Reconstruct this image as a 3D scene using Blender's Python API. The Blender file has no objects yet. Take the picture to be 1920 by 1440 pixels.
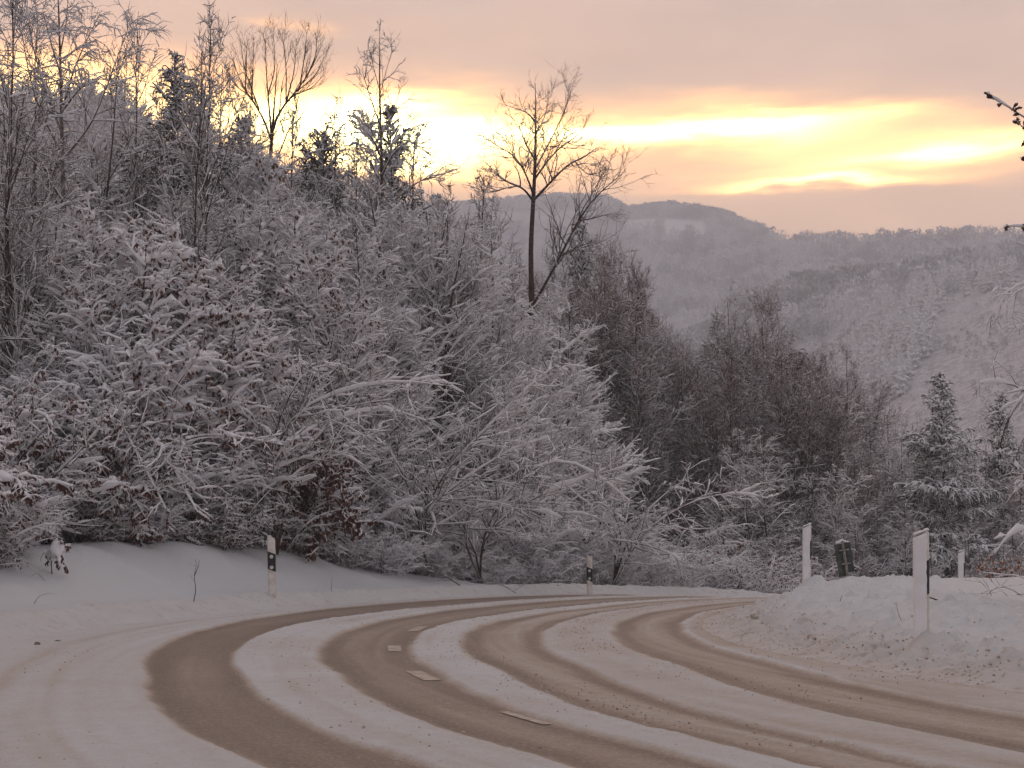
import bpy, math, numpy as np
from math import radians as rad
SC = bpy.context.scene
COL = SC.collection
# ------------------------------------------------------------------ camera
FPX = 3000.0; PITCH = math.atan(307/3000); CAM = np.array([0, 0, 1.15])
cam_d = bpy.data.cameras.new('camera'); cam = bpy.data.objects.new('camera', cam_d); COL.objects.link(cam)
cam.location = CAM; cam.rotation_euler = (rad(90)+PITCH, 0, 0)
cam_d.sensor_fit = 'HORIZONTAL'; cam_d.sensor_width = 36; cam_d.lens = 36*FPX/1920
cam_d.clip_start = .1; cam_d.clip_end = 20000
SC.camera = cam
SC.render.resolution_x = 1024; SC.render.resolution_y = 768
SC.view_settings.view_transform = 'Standard'; SC.view_settings.look = 'None'
SC.view_settings.exposure = 0.25; SC.view_settings.gamma = 1.0
SC.cycles.max_bounces = 9; SC.cycles.diffuse_bounces = 7; SC.cycles.glossy_bounces = 1
SC.cycles.transmission_bounces = 1; SC.cycles.volume_bounces = 1
SC.cycles.use_denoising = True
FW = np.array([0, math.cos(PITCH), math.sin(PITCH)]); UPV = np.array([0, -math.sin(PITCH), math.cos(PITCH)])
def at(px, py, D):
    """world point seen at pixel (px,py) of the 1920x1440 photo, at distance D in front"""
    d = np.array([(px-960)/FPX, 0, 0]) - (py-720)/FPX*UPV + FW
    return CAM + d*(D/d[1])

# ------------------------------------------------------------------ node expression helper
class X:
    nt = None
    def __init__(s, o): s.o = o
    @staticmethod
    def m(op, *a):
        n = X.nt.nodes.new('ShaderNodeMath'); n.operation = op
        for i, v in enumerate(a):
            if isinstance(v, X): X.nt.links.new(v.o, n.inputs[i])
            else: n.inputs[i].default_value = v
        return X(n.outputs[0])
    def __add__(s, b): return X.m('ADD', s, b)
    __radd__ = __add__
    def __sub__(s, b): return X.m('SUBTRACT', s, b)
    def __rsub__(s, b): return X.m('SUBTRACT', b, s)
    def __mul__(s, b): return X.m('MULTIPLY', s, b)
    __rmul__ = __mul__
    def __truediv__(s, b): return X.m('DIVIDE', s, b)
def xclamp(v, a=0., b=1.): return X.m('MINIMUM', X.m('MAXIMUM', v, a), b)
def xsmooth(v, a, b):
    n = X.nt.nodes.new('ShaderNodeMapRange'); n.interpolation_type = 'SMOOTHSTEP'
    X.nt.links.new(v.o, n.inputs[0]); n.inputs[1].default_value = a; n.inputs[2].default_value = b
    return X(n.outputs[0])
def xvec(a, b, c):
    n = X.nt.nodes.new('ShaderNodeCombineXYZ')
    for i, v in enumerate((a, b, c)):
        if isinstance(v, X): X.nt.links.new(v.o, n.inputs[i])
        else: n.inputs[i].default_value = v
    return n.outputs[0]
def xnoise(vec, scale, detail=3, rough=.5):
    n = X.nt.nodes.new('ShaderNodeTexNoise'); n.inputs['Scale'].default_value = scale
    n.inputs['Detail'].default_value = detail; n.inputs['Roughness'].default_value = rough
    if vec is not None: X.nt.links.new(vec, n.inputs['Vector'])
    return X(n.outputs['Fac'])
def xmix(f, a, b):
    n = X.nt.nodes.new('ShaderNodeMix'); n.data_type = 'RGBA'
    for k, v in ((0, f), (6, a), (7, b)):
        if isinstance(v, X): X.nt.links.new(v.o, n.inputs[k])
        elif hasattr(v, 'is_linked'): X.nt.links.new(v, n.inputs[k])
        else: n.inputs[k].default_value = v if k == 0 else (*v, 1)
    return n.outputs[2]

# ------------------------------------------------------------------ world: dusk sky under cloud, lit gap at the horizon
SUN_AZ = math.atan((560-960)/FPX); SUN_EL = rad(3.5)
w = bpy.data.worlds.new('World'); SC.world = w; w.use_nodes = True
X.nt = w.node_tree; bg = X.nt.nodes['Background']
tc = X.nt.nodes.new('ShaderNodeTexCoord'); sep = X.nt.nodes.new('ShaderNodeSeparateXYZ')
X.nt.links.new(tc.outputs['Generated'], sep.inputs[0])
dx, dy, dz = (X(sep.outputs[i]) for i in range(3))
az = X.m('ARCTAN2', dx, dy); el = X.m('ARCSINE', dz)
sv = xvec(az*5., el*22., 0.)
n1 = xnoise(sv, 1.3, 5, .55); n2 = xnoise(xvec(az*5.+7., el*30., 3.), 2.6, 4, .55)
wel = el + (n1-.5)*.032 + (n2-.5)*.012
waz = az + (n2-.5)*.10
def blob(px, py, hw, hh, amp, slope=0.):
    a0 = math.atan((px-960)/FPX); e0 = math.atan((1027-py)/FPX)
    u = (waz-a0)*(FPX/hw); v = (wel-(waz-a0)*slope-e0)*(FPX/hh)
    return X.m('EXPONENT', (u*u+v*v)*-1.)*amp
m = blob(600, 238, 330, 55, 1.7)+blob(90, 185, 280, 58, .95)
for b in ((820, 280, 230, 42, 1.3, 0), (640, 210, 220, 40, 1.2, 0), (230, 140, 200, 35, .35, 0), (1190, 234, 380, 22, 2.4, 0), (1480, 255, 260, 28, .7, 0), (1000, 300, 320, 30, .22, 0),
          (1000, 190, 420, 30, .2, 0), (1330, 182, 230, 22, .2, 0), (1790, 295, 240, 28, .7, .05), (1560, 335, 260, 20, .6, 0), (1570, 353, 180, 9, 1.8, 0), (1800, 302, 160, 12, 1.2, .08),
          (1500, 300, 160, 30, .35, 0), (560, 38, 60, 14, .17, 0), (490, 30, 30, 10, .14, 0), (-300, 220, 400, 50, .5, 0), (2300, 300, 500, 40, .3, 0)):
    m = m + blob(*b)
m = X.m('MAXIMUM', m*(.66+n1*.68), 0.)
side = xsmooth(dy, -.3, .95)                      # 1 towards the sunset
low = xsmooth(el, .40, .15)
mot0 = xnoise(xvec(az*2.6+5., el*9., 4.), 2.0, 5, .6)
wm = xmix(xsmooth(az, -.3, .33), (1.0, .59, .42), (.70, .515, .47)); wm = xmix(xsmooth(mot0, .44, .64)*.65, wm, (.60, .49, .47))
bk = xmix(xsmooth(el, .9, .1), (.38, .38, .41), (.68, .68, .71))
cb = xmix(side, bk, wm)
cb = xmix(side*low, cb, (2.5, 1.45, .86))
mot = xnoise(xvec(az*2.2+2., el*6., 1.), 2.2, 5, .6)
mv = X(cb); 
vm = X.nt.nodes.new('ShaderNodeVectorMath'); vm.operation = 'SCALE'
X.nt.links.new(cb, vm.inputs[0]); sc_ = (.6+mot*.8); X.nt.links.new(sc_.o, vm.inputs['Scale'])
glow = xvec(m*6.2, m*2.3+m*m*1.1, m*m*.8)
ad = X.nt.nodes.new('ShaderNodeVectorMath'); ad.operation = 'ADD'
X.nt.links.new(vm.outputs[0], ad.inputs[0]); X.nt.links.new(glow, ad.inputs[1])
sky = X.nt.nodes.new('ShaderNodeTexSky'); sky.sky_type = 'NISHITA'; sky.sun_disc = False
sky.sun_elevation = SUN_EL; sky.sun_rotation = SUN_AZ
sk = X.nt.nodes.new('ShaderNodeVectorMath'); sk.operation = 'SCALE'; sk.inputs['Scale'].default_value = .05
X.nt.links.new(sky.outputs[0], sk.inputs[0])
a2 = X.nt.nodes.new('ShaderNodeVectorMath'); a2.operation = 'ADD'
X.nt.links.new(ad.outputs[0], a2.inputs[0]); X.nt.links.new(sk.outputs[0], a2.inputs[1])
X.nt.links.new(a2.outputs[0], bg.inputs[0]); bg.inputs[1].default_value = 1.0
w.cycles.sampling_method = 'MANUAL'; w.cycles.sample_map_resolution = 1024
# weak, very soft sun behind the cloud
sd = bpy.data.lights.new('sun', 'SUN'); sd.energy = .35; sd.angle = rad(18); sd.color = (1, .62, .38)
so = bpy.data.objects.new('sun', sd); COL.objects.link(so)
so.rotation_euler = (rad(90)-rad(7), 0, -SUN_AZ+math.pi)

# ------------------------------------------------------------------ materials
def mat(name, color, rough=.8, spec=.2, build=None):
    m_ = bpy.data.materials.new(name); m_.use_nodes = True
    b = m_.node_tree.nodes['Principled BSDF']
    b.inputs['Base Color'].default_value = (*color, 1); b.inputs['Roughness'].default_value = rough
    b.inputs['Specular IOR Level'].default_value = spec
    if build:
        X.nt = m_.node_tree; build(b)
    return m_
def objco():
    return X.nt.nodes.new('ShaderNodeTexCoord').outputs['Object']
def geoco():
    return X.nt.nodes.new('ShaderNodeNewGeometry').outputs['Position']
def bump(b, h, strength, dist):
    n = X.nt.nodes.new('ShaderNodeBump'); n.inputs['Strength'].default_value = strength; n.inputs['Distance'].default_value = dist
    X.nt.links.new(h.o, n.inputs['Height']); X.nt.links.new(n.outputs[0], b.inputs['Normal'])
def attr(name):
    n = X.nt.nodes.new('ShaderNodeAttribute'); n.attribute_name = name; return X(n.outputs['Fac'])
def two(c1, c2, scale, detail=3, lo=.35, hi=.65):
    def f(b):
        X.nt.links.new(xmix(xsmooth(xnoise(objco(), scale, detail), lo, hi), c1, c2), b.inputs['Base Color'])
    return f
def ground_mat(b):
    p = geoco(); d = attr('dirt')
    sp = xsmooth(xnoise(p, 5., 4, .65), .52, .72)*d; sp2 = xsmooth(xnoise(p, 1.3, 4, .6), .42, .75)*d
    c = xmix(sp2*.6, (.67, .68, .69), (.52, .465, .41)); c = xmix(d*.5, c, (.52, .45, .395)); c = xmix(sp*.75, c, (.36, .295, .25))
    X.nt.links.new(c, b.inputs['Base Color'])
    bump(b, xnoise(p, 9., 6, .7), .8, .04)
def far_mat(b):
    p = geoco(); c = xmix(xsmooth(xnoise(p, .35, 7, .8), .44, .60), (.62, .61, .63), (.36, .345, .35)); c = xmix(attr('field'), c, (.86, .86, .88))
    X.nt.links.new(c, b.inputs['Base Color']); bump(b, xnoise(p, .5, 5, .6), .6, .6)
def road_mat(b):
    p = geoco(); s = attr('snow'); g = xnoise(p, 60., 4, .7); g2 = xnoise(p, 7., 4, .6)
    v = s + (g-.5)*.34 + (g2-.5)*.26 + (xnoise(p, 24., 3, .6)-.5)*.16
    r = X.nt.nodes.new('ShaderNodeValToRGB'); X.nt.links.new(v.o, r.inputs[0])
    e = r.color_ramp.elements; e[0].position = .0; e[0].color = (.22, .165, .125, 1)
    e[1].position = 1.; e[1].color = (.665, .67, .68, 1)
    for q, c in ((.25, (.32, .25, .20)), (.5, (.45, .37, .305)), (.72, (.56, .51, .465))):
        k = e.new(q); k.color = (*c, 1)
    cl = xsmooth(xnoise(p, 14., 3, .6), .68, .76)*xsmooth(s, .6, .9)
    gr = xsmooth(xnoise(p, 85., 3, .7), .56, .68)*xsmooth(xnoise(p, 2.2, 4, .6), .35, .7)
    c0 = xmix(gr*.55, r.outputs[0], (.30, .25, .21)); c0 = xmix(xsmooth(xnoise(p, 35., 4, .65), .5, .75)*.35, c0, (.86, .84, .85))
    X.nt.links.new(xmix(cl*.6, c0, (.25, .2, .18)), b.inputs['Base Color'])
    rr = .5+s*.3; X.nt.links.new(rr.o, b.inputs['Roughness'])
    bump(b, g+xnoise(p, 18., 4)*1.2, .8, .02)
M = dict(
    snow=mat('snow', (.82, .80, .80), .7, .2, two((.88, .865, .875), (.82, .80, .815), 6.)),
    ground=mat('snow_ground', (.8, .8, .8), .75, .15, ground_mat),
    far=mat('hill_ground', (.6, .6, .6), .9, .1, far_mat),
    road=mat('slushy_road', (.4, .3, .2), .7, .25, road_mat),
    bark=mat('dark_bark', (.08, .06, .055), .9, .1, two((.045, .03, .028), (.12, .08, .068), 14.)),
    grey=mat('grey_bark', (.13, .11, .10), .9, .1, two((.08, .065, .06), (.24, .21, .2), 9.)),
    twig=mat('brown_twigs', (.09, .055, .048), .9, .1, two((.08, .044, .036), (.18, .10, .08), 3.)),
    leaf=mat('withered_leaves', (.13, .05, .04), .85, .1, two((.075, .038, .033), (.17, .085, .062), 5.)),
    rust=mat('rusty_leaves', (.3, .12, .06), .85, .1, two((.22, .08, .05), (.42, .2, .1), 5.)),
    needle=mat('dark_needles', (.03, .04, .03), .9, .1, two((.014, .022, .016), (.045, .055, .038), 3.)),
    tan=mat('peeled_wood', (.34, .2, .11), .8, .2, two((.24, .14, .08), (.42, .27, .16), 9.)),
    wood=mat('far_wood', (.3, .28, .28), .9, .1, two((.38, .37, .39), (.76, .75, .78), .03, 5, .40, .60)),
    darkwood=mat('bare_far_wood', (.2, .19, .2), .9, .1, two((.17, .16, .17), (.36, .34, .35), .05, 4)),
    white=mat('white_plastic', (.72, .68, .64), .5, .4, two((.74, .70, .66), (.58, .5, .43), 7.)),
    black=mat('black_band', (.012, .012, .014), .45, .4, two((.010, .010, .012), (.03, .03, .03), 20.)),
    refl=mat('reflector_glass', (.62, .62, .58), .25, .6, two((.5, .5, .47), (.72, .72, .68), 60.)),
    panel=mat('grey_metal', (.06, .07, .065), .6, .3, two((.05, .058, .054), (.10, .11, .10), 8.)),
    pole=mat('galvanised_pole', (.25, .24, .22), .5, .4, two((.18, .17, .15), (.34, .32, .3), 12.)),
    paint=mat('road_paint', (.66, .56, .46), .6, .3, two((.55, .49, .42), (.40, .33, .27), 9., 4, .40, .58)),
    soiled=mat('soiled_snow', (.5, .42, .36), .8, .2, two((.34, .27, .22), (.62, .54, .48), 18.)),
    clod=mat('dirty_ice', (.16, .12, .1), .8, .2, two((.06, .045, .04), (.3, .25, .22), 18.)),
    grass=mat('dry_stalk', (.2, .14, .1), .9, .1, two((.12, .08, .06), (.28, .2, .14), 9.)),
)

# ------------------------------------------------------------------ mesh helpers
def mesh(name, V, F, m_, smooth=True, attrs=None):
    V = np.ascontiguousarray(V, np.float32).reshape(-1, 3); F = np.ascontiguousarray(F, np.int32)
    me = bpy.data.meshes.new(name); k = F.shape[1]
    me.vertices.add(len(V)); me.vertices.foreach_set('co', V.ravel())
    me.loops.add(F.size); me.loops.foreach_set('vertex_index', F.ravel())
    me.polygons.add(len(F)); me.polygons.foreach_set('loop_start', np.arange(0, F.size, k, dtype=np.int32))
    me.polygons.foreach_set('use_smooth', np.full(len(F), smooth, bool))
    me.update(calc_edges=True)
    for n, a in (attrs or {}).items():
        me.attributes.new(n, 'FLOAT', 'POINT').data.foreach_set('value', np.ascontiguousarray(a, np.float32).ravel())
    me.materials.append(m_)
    return me
def link(name, data, parent=None):
    o = bpy.data.objects.new(name, data); COL.objects.link(o)
    if parent: o.parent = parent
    return o
def tag(o, label=None, cat=None, group=None, kind=None):
    for k, v in (('label', label), ('category', cat), ('group', group), ('kind', kind)):
        if v: o[k] = v
    return o
def cat_vf(parts):
    vs, fs, n = [], [], 0
    for V, F in parts:
        V = np.asarray(V).reshape(-1, 3)
        vs.append(V); fs.append(np.asarray(F)+n); n += len(V)
    return np.concatenate(vs), np.concatenate(fs)
def norm(v): return v/np.maximum(np.linalg.norm(v, axis=-1, keepdims=True), 1e-9)
def frames(P, bark=False):
    T = np.empty_like(P); T[:, 1:-1] = P[:, 2:]-P[:, :-2]; T[:, 0] = P[:, 1]-P[:, 0]; T[:, -1] = P[:, -1]-P[:, -2]
    T = norm(T); Z = np.array([0, 0, 1.]); S = norm(np.cross(T, Z)+np.array([1e-3, 0, 0]))
    if bark:                                   # steep stems: a steady side vector so that rings do not twist
        mt = np.abs(T).mean(1); st = np.abs(T[..., 2]).max(1) > .85
        ref = np.where((mt[:, :1] < mt[:, 1:2]), np.array([[1., 0, 0]]), np.array([[0, 1., 0]]))
        S2 = norm(np.cross(T, ref[:, None]*np.ones_like(T))+1e-6); S = np.where(st[:, None, None], S2, S)
    U = norm(np.cross(S, T))
    return T, S, U
def ringfaces(N, n, k):
    a = np.arange(N*n*k).reshape(N, n, k); b = np.roll(a, -1, axis=2)
    return np.stack([a[:, :-1], b[:, :-1], b[:, 1:], a[:, 1:]], -1).reshape(-1, 4)
def tube(P, R, k=3):
    T, S, U = frames(P, True); th = np.arange(k)*2*math.pi/k+.5
    V = P[:, :, None]+R[:, :, None, None]*(S[:, :, None]*np.cos(th)[:, None]+U[:, :, None]*np.sin(th)[:, None])
    return V.reshape(-1, 3), ringfaces(P.shape[0], P.shape[1], k)
def snowtube(rng, P, R, amt, k=4, wide=.5, clump=.6, bare=0., hmax=None):
    """snow lying along the upper side of each branch"""
    T, S, U = frames(P); hz = np.sqrt(np.clip(1-T[..., 2]**2, 0, 1))
    s = amt*np.clip((hz-.3)/.6, 0, 1)*(1+clump*rng.normal(0, 1, R.shape)).clip(.15, 2.4)
    if bare > 0: s = s*(rng.random((P.shape[0], 1)) > bare)
    keep = s.max(1) > amt*.12
    if not keep.any(): return np.zeros((0, 3)), np.zeros((0, 4), int)
    P, R, s, S, U = P[keep], R[keep], s[keep], S[keep], U[keep]
    s[:, -1] *= .5
    wd = R*.9+s*wide; hh = s*.55
    C = P+np.array([0, 0, 1.])*(R*.55+hh*.6)[..., None]
    S = norm(S*np.array([1, 1, .0])+1e-6)
    th = np.arange(k)*2*math.pi/k
    V = C[:, :, None]+(wd[:, :, None, None]*S[:, :, None]*np.cos(th)[:, None]+hh[:, :, None, None]*np.array([0, 0, 1.])*np.sin(th)[:, None])
    return V.reshape(-1, 3), ringfaces(P.shape[0], P.shape[1], k)
def curve_branches(rng, start, d, L, n, wig, sag, lift=0., sagpow=1.5):
    N = len(start); P = np.empty((N, n, 3)); P[:, 0] = start; dd = d.copy()
    for i in range(1, n):
        t = i/(n-1)
        dd = norm(dd+rng.normal(0, wig, (N, 3))+np.array([0, 0, 1.])*((lift-sag*t**sagpow)/(n-1)*2)[..., None] if np.ndim(sag) else
                  dd+rng.normal(0, wig, (N, 3))+np.array([0, 0, (lift-sag*t**sagpow)/(n-1)*2]))
        P[:, i] = P[:, i-1]+dd*(L/(n-1))[:, None]
    return P
def grow(rng, P, R, cnt, t0, t1, ang, angsd, Lf, n, wig, sag, lift, rr, flat=1., rend=.25, rmin=.004):
    N, m_, _ = P.shape
    c = np.full(N, cnt) if np.ndim(cnt) == 0 else cnt
    idx = np.repeat(np.arange(N), c.astype(int)); K = len(idx)
    t = t0+(t1-t0)*rng.random(K); f = t*(m_-1); i = np.minimum(f.astype(int), m_-2); w_ = (f-i)[:, None]
    st = P[idx, i]*(1-w_)+P[idx, i+1]*w_; r = (R[idx, i]*(1-w_[:, 0])+R[idx, i+1]*w_[:, 0])
    d = norm(P[idx, i+1]-P[idx, i])
    q = rng.normal(0, 1, (K, 3)); q[:, 2] *= flat; q = norm(q-d*(q*d).sum(1, keepdims=True))
    q[:, 2] *= flat; q = norm(q)
    a = rng.normal(ang, angsd, K)[:, None]
    dr = norm(d*np.cos(a)+q*np.sin(a)+rng.normal(0, .06, q.shape))
    plen = np.linalg.norm(np.diff(P, axis=1), axis=2).sum(1)[idx]
    L = Lf(t, plen, rng.random(K))
    Q = curve_branches(rng, st, dr, L, n, wig, sag, lift)
    r0 = np.maximum(np.minimum(r*rr, L*.02+.002), rmin)
    RR = r0[:, None]*np.linspace(1, rend, n)[None]
    return Q, RR
def plen(P): return np.linalg.norm(np.diff(P, axis=1), axis=2).sum(1)
def resample(pts, n):
    pts = np.asarray(pts, float); s = np.r_[0, np.cumsum(np.linalg.norm(np.diff(pts, axis=0), axis=1))]
    u = np.linspace(0, s[-1], n); P = np.stack([np.interp(u, s, pts[:, k]) for k in range(3)], 1)
    for _ in range(2): P[1:-1] = .25*P[:-2]+.5*P[1:-1]+.25*P[2:]
    return P
def leaves(rng, P, per, size, hang=True):
    N, n, _ = P.shape; K = int(N*per)
    a = rng.integers(0, N, K); t = rng.random(K)*(n-1); i = np.minimum(t.astype(int), n-2); w_ = (t-i)[:, None]
    c = P[a, i]*(1-w_)+P[a, i+1]*w_
    L = size*rng.uniform(.6, 1.3, K)[:, None]
    dn = norm(rng.normal(0, .45, (K, 3))+np.array([0, 0, -1.])); sd = norm(np.cross(dn, rng.normal(0, 1, (K, 3))))
    V = np.stack([c, c+dn*L*.5+sd*L*.3, c+dn*L, c+dn*L*.5-sd*L*.3], 1)
    return V.reshape(-1, 3), np.arange(K*4).reshape(K, 4)

PROTO = {}
def proto(name, parts):
    """parts: list of (part name, [(V,F)...], material key, children?) -> mesh datas"""
    out = []
    for pn, vf, mk in parts:
        V, F = cat_vf([x for x in vf if len(x[1])])
        out.append((pn, mesh(pn, V, F, M[mk])))
    PROTO[name] = out
    return out
def place(pname, loc, rz, s, label, cat, group=None, name='bare_tree', sz=None, tilt=(0, 0)):
    e = link(name, None); e.location = loc; e.rotation_euler = (tilt[0], tilt[1], rz); e.scale = (s, s, sz or s)
    e.empty_display_size = .3
    tag(e, label, cat, group)
    for pn, me in PROTO[pname]: link(pn, me, e)
    return e
def trunkline(rng, h, n=14, wig=.02, lean=(0, 0), r0=.08, r1=.008, powr=1.):
    z = np.linspace(-.5, h, n); P = np.zeros((1, n, 3)); P[0, :, 2] = z
    P[0, :, :2] = np.cumsum(rng.normal(0, wig*h/n*3, (n, 2)), 0)+np.outer((z/h)**1.3, lean)*h; P[0, 0, :2] = P[0, 1, :2]
    P[0, :, :2] -= P[0, 1, :2]
    return P, (r1+(r0-r1)*(1-np.linspace(0, 1, n)**powr))[None]

# --- builders for each sort of tree; all return part lists -------------------------------------
def bare_tree(seed, h, nb=42, l1=.27, l2=11, l3=6, ang=.95, snow=.04, sag=.35, lift=.35, r0=.10, leafy=0, bare=0., top=True, lean=(0, 0), tlo=.1, bark='bark', twig='bark', flat=.6, stems=1, k1=1.):
    rng = np.random.default_rng(seed); Ts = []
    for s in range(stems):
        ln = lean if s == 0 else (lean[0]+rng.normal(0, .12), lean[1]+rng.normal(0, .12))
        Ts.append(trunkline(rng, h*(1 if s == 0 else rng.uniform(.6, .95)), lean=ln, r0=r0*(1 if s == 0 else .75)))
    TP = np.concatenate([a[0] for a in Ts]); TR = np.concatenate([a[1] for a in Ts])
    B1, R1 = grow(rng, TP, TR, nb, tlo, .97, ang, .18, lambda t, p, u: h*l1*((1-t)**.75+.08)*(.55+.7*u)*k1+.15, 8, .06, sag, lift, .6, rend=.2)
    B2, R2 = grow(rng, B1, R1, np.maximum((l2*plen(B1)/(h*l1*.6)).astype(int), 2), .12, .98, .75, .2, lambda t, p, u: p*(.2+.3*(1-t))*(.5+.8*u)+.1, 6, .09, sag*.8, .12, .6, flat=flat)
    B3, R3 = grow(rng, B2, R2, l3, .1, 1., .9, .3, lambda t, p, u: (.3*p+.12)*(.4+.8*u), 4, .12, sag*.7, .05, .7, flat=flat, rmin=.0065)
    B4, R4 = grow(rng, B1, R1, 4, .3, 1., .8, .3, lambda t, p, u: (.25+.3*u)*np.ones_like(p), 4, .12, .3, .1, .5, flat=flat)
    parts = [*[('trunk', [tube(TP[i:i+1], TR[i:i+1], 7)], bark) for i in range(len(TP))],
             ('branches', [tube(B1, R1, 4), tube(B2, R2, 3), tube(B3, R3, 3), tube(B4, R4, 3)], twig)]
    if snow > 0:
        parts.append(('snow_cover', [snowtube(rng, B1, R1, snow*1.75, 6, bare=bare*.5, clump=.3), snowtube(rng, B2, R2, snow*1.25, 5, bare=bare, wide=.42, clump=.45), snowtube(rng, B3, R3, snow*.62, 4, bare=bare, wide=.4, clump=.25), snowtube(rng, B4, R4, snow*.5, 4, bare=bare, wide=.42, clump=.3)], 'snow'))
    if leafy:
        hv = rng.random(len(B3)) < .45
        parts.append(('withered_leaves', [leaves(rng, B3[hv], leafy, .10), leaves(rng, B2, leafy*.6, .10)], 'leaf'))
    return parts
def arch_shrub(seed, h, stems=22, snow=.075, leafy=0, l2=11, l3=9, out=.55, k=1.):
    rng = np.random.default_rng(seed); N = stems
    az_ = rng.random(N)*6.283; d = norm(np.stack([np.cos(az_)*out, np.sin(az_)*out, rng.uniform(.5, 1.1, N)], 1))
    st = rng.normal(0, .25, (N, 3)); st[:, 2] = -.3
    L = h*rng.uniform(.6, 1.4, N)
    T = curve_branches(rng, st, d, L, 11, .05, 1.05*k, .15); R = (.012+.012*rng.random(N))[:, None]*np.linspace(1.2, .25, 11)[None]
    B1, R1 = grow(rng, T, R, l2, .2, 1., .85, .3, lambda t, p, u: p*(.13+.26*(1-t))*(.4+.9*u)+.12, 7, .09, .45*k, .1, .7, flat=.6)
    B2, R2 = grow(rng, B1, R1, l3, .1, 1., .95, .3, lambda t, p, u: (.3*p+.09)*(.4+.8*u), 4, .12, .3*k, .0, .7, flat=.6)
    B3, R3 = grow(rng, B2, R2, 2, .2, 1., .7, .25, lambda t, p, u: (.35*p+.06)*(.5+.9*u), 3, .12, .7*k, .0, .8, flat=.6)
    parts = [('stems', [tube(T, R, 5)], 'bark'), ('branches', [tube(B1, R1, 3), tube(B2, R2, 3), tube(B3, R3, 3)], 'bark'),
             ('snow_cover', [snowtube(rng, T, R, snow*1.35, 6, clump=.45), snowtube(rng, B1, R1, snow*.75, 5, clump=.5, wide=.42), snowtube(rng, B2, R2, snow*.4, wide=.42, bare=.04, clump=.3), snowtube(rng, B3, R3, snow*.28, bare=.1, clump=.3)], 'snow')]
    if leafy:
        hv = rng.random(len(B2)) < .6
        parts.append(('withered_leaves', [leaves(rng, B2[hv], leafy, .10), leaves(rng, B1, leafy*.8, .11)], 'leaf'))
    return parts
def spruce(seed, h, wr=.2, pw=.8, whorls=None, snow=.07, nr=.035, dens=1., droop=.45, bare=.0):
    rng = np.random.default_rng(seed); TP, TR = trunkline(rng, h, wig=.006, r0=h*.012+.02, r1=.01)
    wh = whorls or int(h*4.2); nb = int(wh*6*dens)
    t = np.sort(rng.random(nb))**.85*.97+.02
    z = t*h; L = (h*wr*(1-t)**pw*rng.uniform(.35, 1.2, nb)*(1+.25*np.sin(t*31+rng.random()*6))+.12); az_ = rng.random(nb)*6.283
    d = norm(np.stack([np.cos(az_), np.sin(az_), .15+.9*t-.25+rng.normal(0, .08, nb)], 1))
    st = np.stack([np.interp(z, TP[0, :, 2], TP[0, :, 0]), np.interp(z, TP[0, :, 2], TP[0, :, 1]), z], 1)
    B1 = curve_branches(rng, st, d, L, 7, .04, droop, .12); R1 = np.full((nb, 7), nr)*np.linspace(1.1, .5, 7)
    B2, R2 = grow(rng, B1, R1, np.maximum((L*9*dens).astype(int), 2), .12, .95, .85, .15, lambda t, p, u: p*(.12+.38*(1-t))*(.6+.6*u)+.08, 4, .06, .5, .0, .9, flat=.25, rmin=nr*.6)
    R2 = np.clip(R2, nr*.45, nr)
    B3, R3 = grow(rng, B2, R2, np.maximum((plen(B2)*9*dens).astype(int), 1), .15, .95, .9, .2, lambda t, p, u: p*.35*(.5+u)+.06, 3, .06, .5, -.3, .8, flat=.5, rmin=nr*.5)
    R3 = np.clip(R3, nr*.35, nr*.7)
    return [('trunk', [tube(TP, TR, 7)], 'bark'), ('needles', [tube(B1, R1, 4), tube(B2, R2, 4), tube(B3, R3, 3)], 'needle'),
            ('snow_cover', [snowtube(rng, B1, R1, snow*1.2, 5, wide=.6, bare=bare), snowtube(rng, B2, R2, snow, 4, wide=.6, bare=bare), snowtube(rng, B3, R3, snow*.6, 4, wide=.5, bare=bare)], 'snow')]
def brush_tree(seed, h, snow=.014, nb=58, up=.45, spread=.34, bare=.35, twig='twig', l2=12, l3=8, stems=3):
    """dense, fine-twigged crown with steep branches and little snow"""
    return bare_tree(seed, h, nb=nb, l1=spread, l2=l2, l3=l3, ang=.62, snow=snow, sag=-.1, lift=.25, r0=.06, bare=bare, tlo=.12, twig=twig, flat=1., stems=stems)

# ------------------------------------------------------------------ terrain
OX, OY = 28.8, 21.0
def hash2(i, j, s):
    n = (i.astype(np.int64)*374761393+j.astype(np.int64)*668265263+s*1442695041) & 0x7fffffff
    n = ((n ^ (n >> 13))*1274126177) & 0x7fffffff
    return ((n ^ (n >> 16)) & 0xffff)/65535.
def vnoise(x, y, s=0):
    i = np.floor(x); j = np.floor(y); u = x-i; v = y-j; u = u*u*(3-2*u); v = v*v*(3-2*v); i = i.astype(int); j = j.astype(int)
    return (hash2(i, j, s)*(1-u)+hash2(i+1, j, s)*u)*(1-v)+(hash2(i, j+1, s)*(1-u)+hash2(i+1, j+1, s)*u)*v
def fbm(x, y, o=4, s=0):
    a, t, n = 1., 0., 0.
    for k in range(o):
        t = t+a*vnoise(x*2**k+k*17.3, y*2**k-k*9.1, s+k); n += a; a *= .5
    return t/n-.5
def sst(x, a, b):
    t = np.clip((x-a)/(b-a), 0, 1); return t*t*(3-2*t)
def polar(x, y): return np.degrees(np.arctan2(y-OY, -(x-OX))), np.hypot(x-OX, y-OY)
def zroad(ph): return np.interp(ph, [-180, 24, 31, 38, 48, 60, 80, 110, 180], [0, 0, -.01, -.06, -.28, -.7, -1.5, -2.6, -3])
def Rberm(ph): return np.interp(ph, [-60, -15, 0, 12, 20, 60], [36.5, 36.2, 35.4, 34.6, 34.3, 34.2])
TAZ = np.array([-3.2, -.6, -.3, -.04, .03, .10, .18, .25, .33, .6, 3.2])
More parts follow.
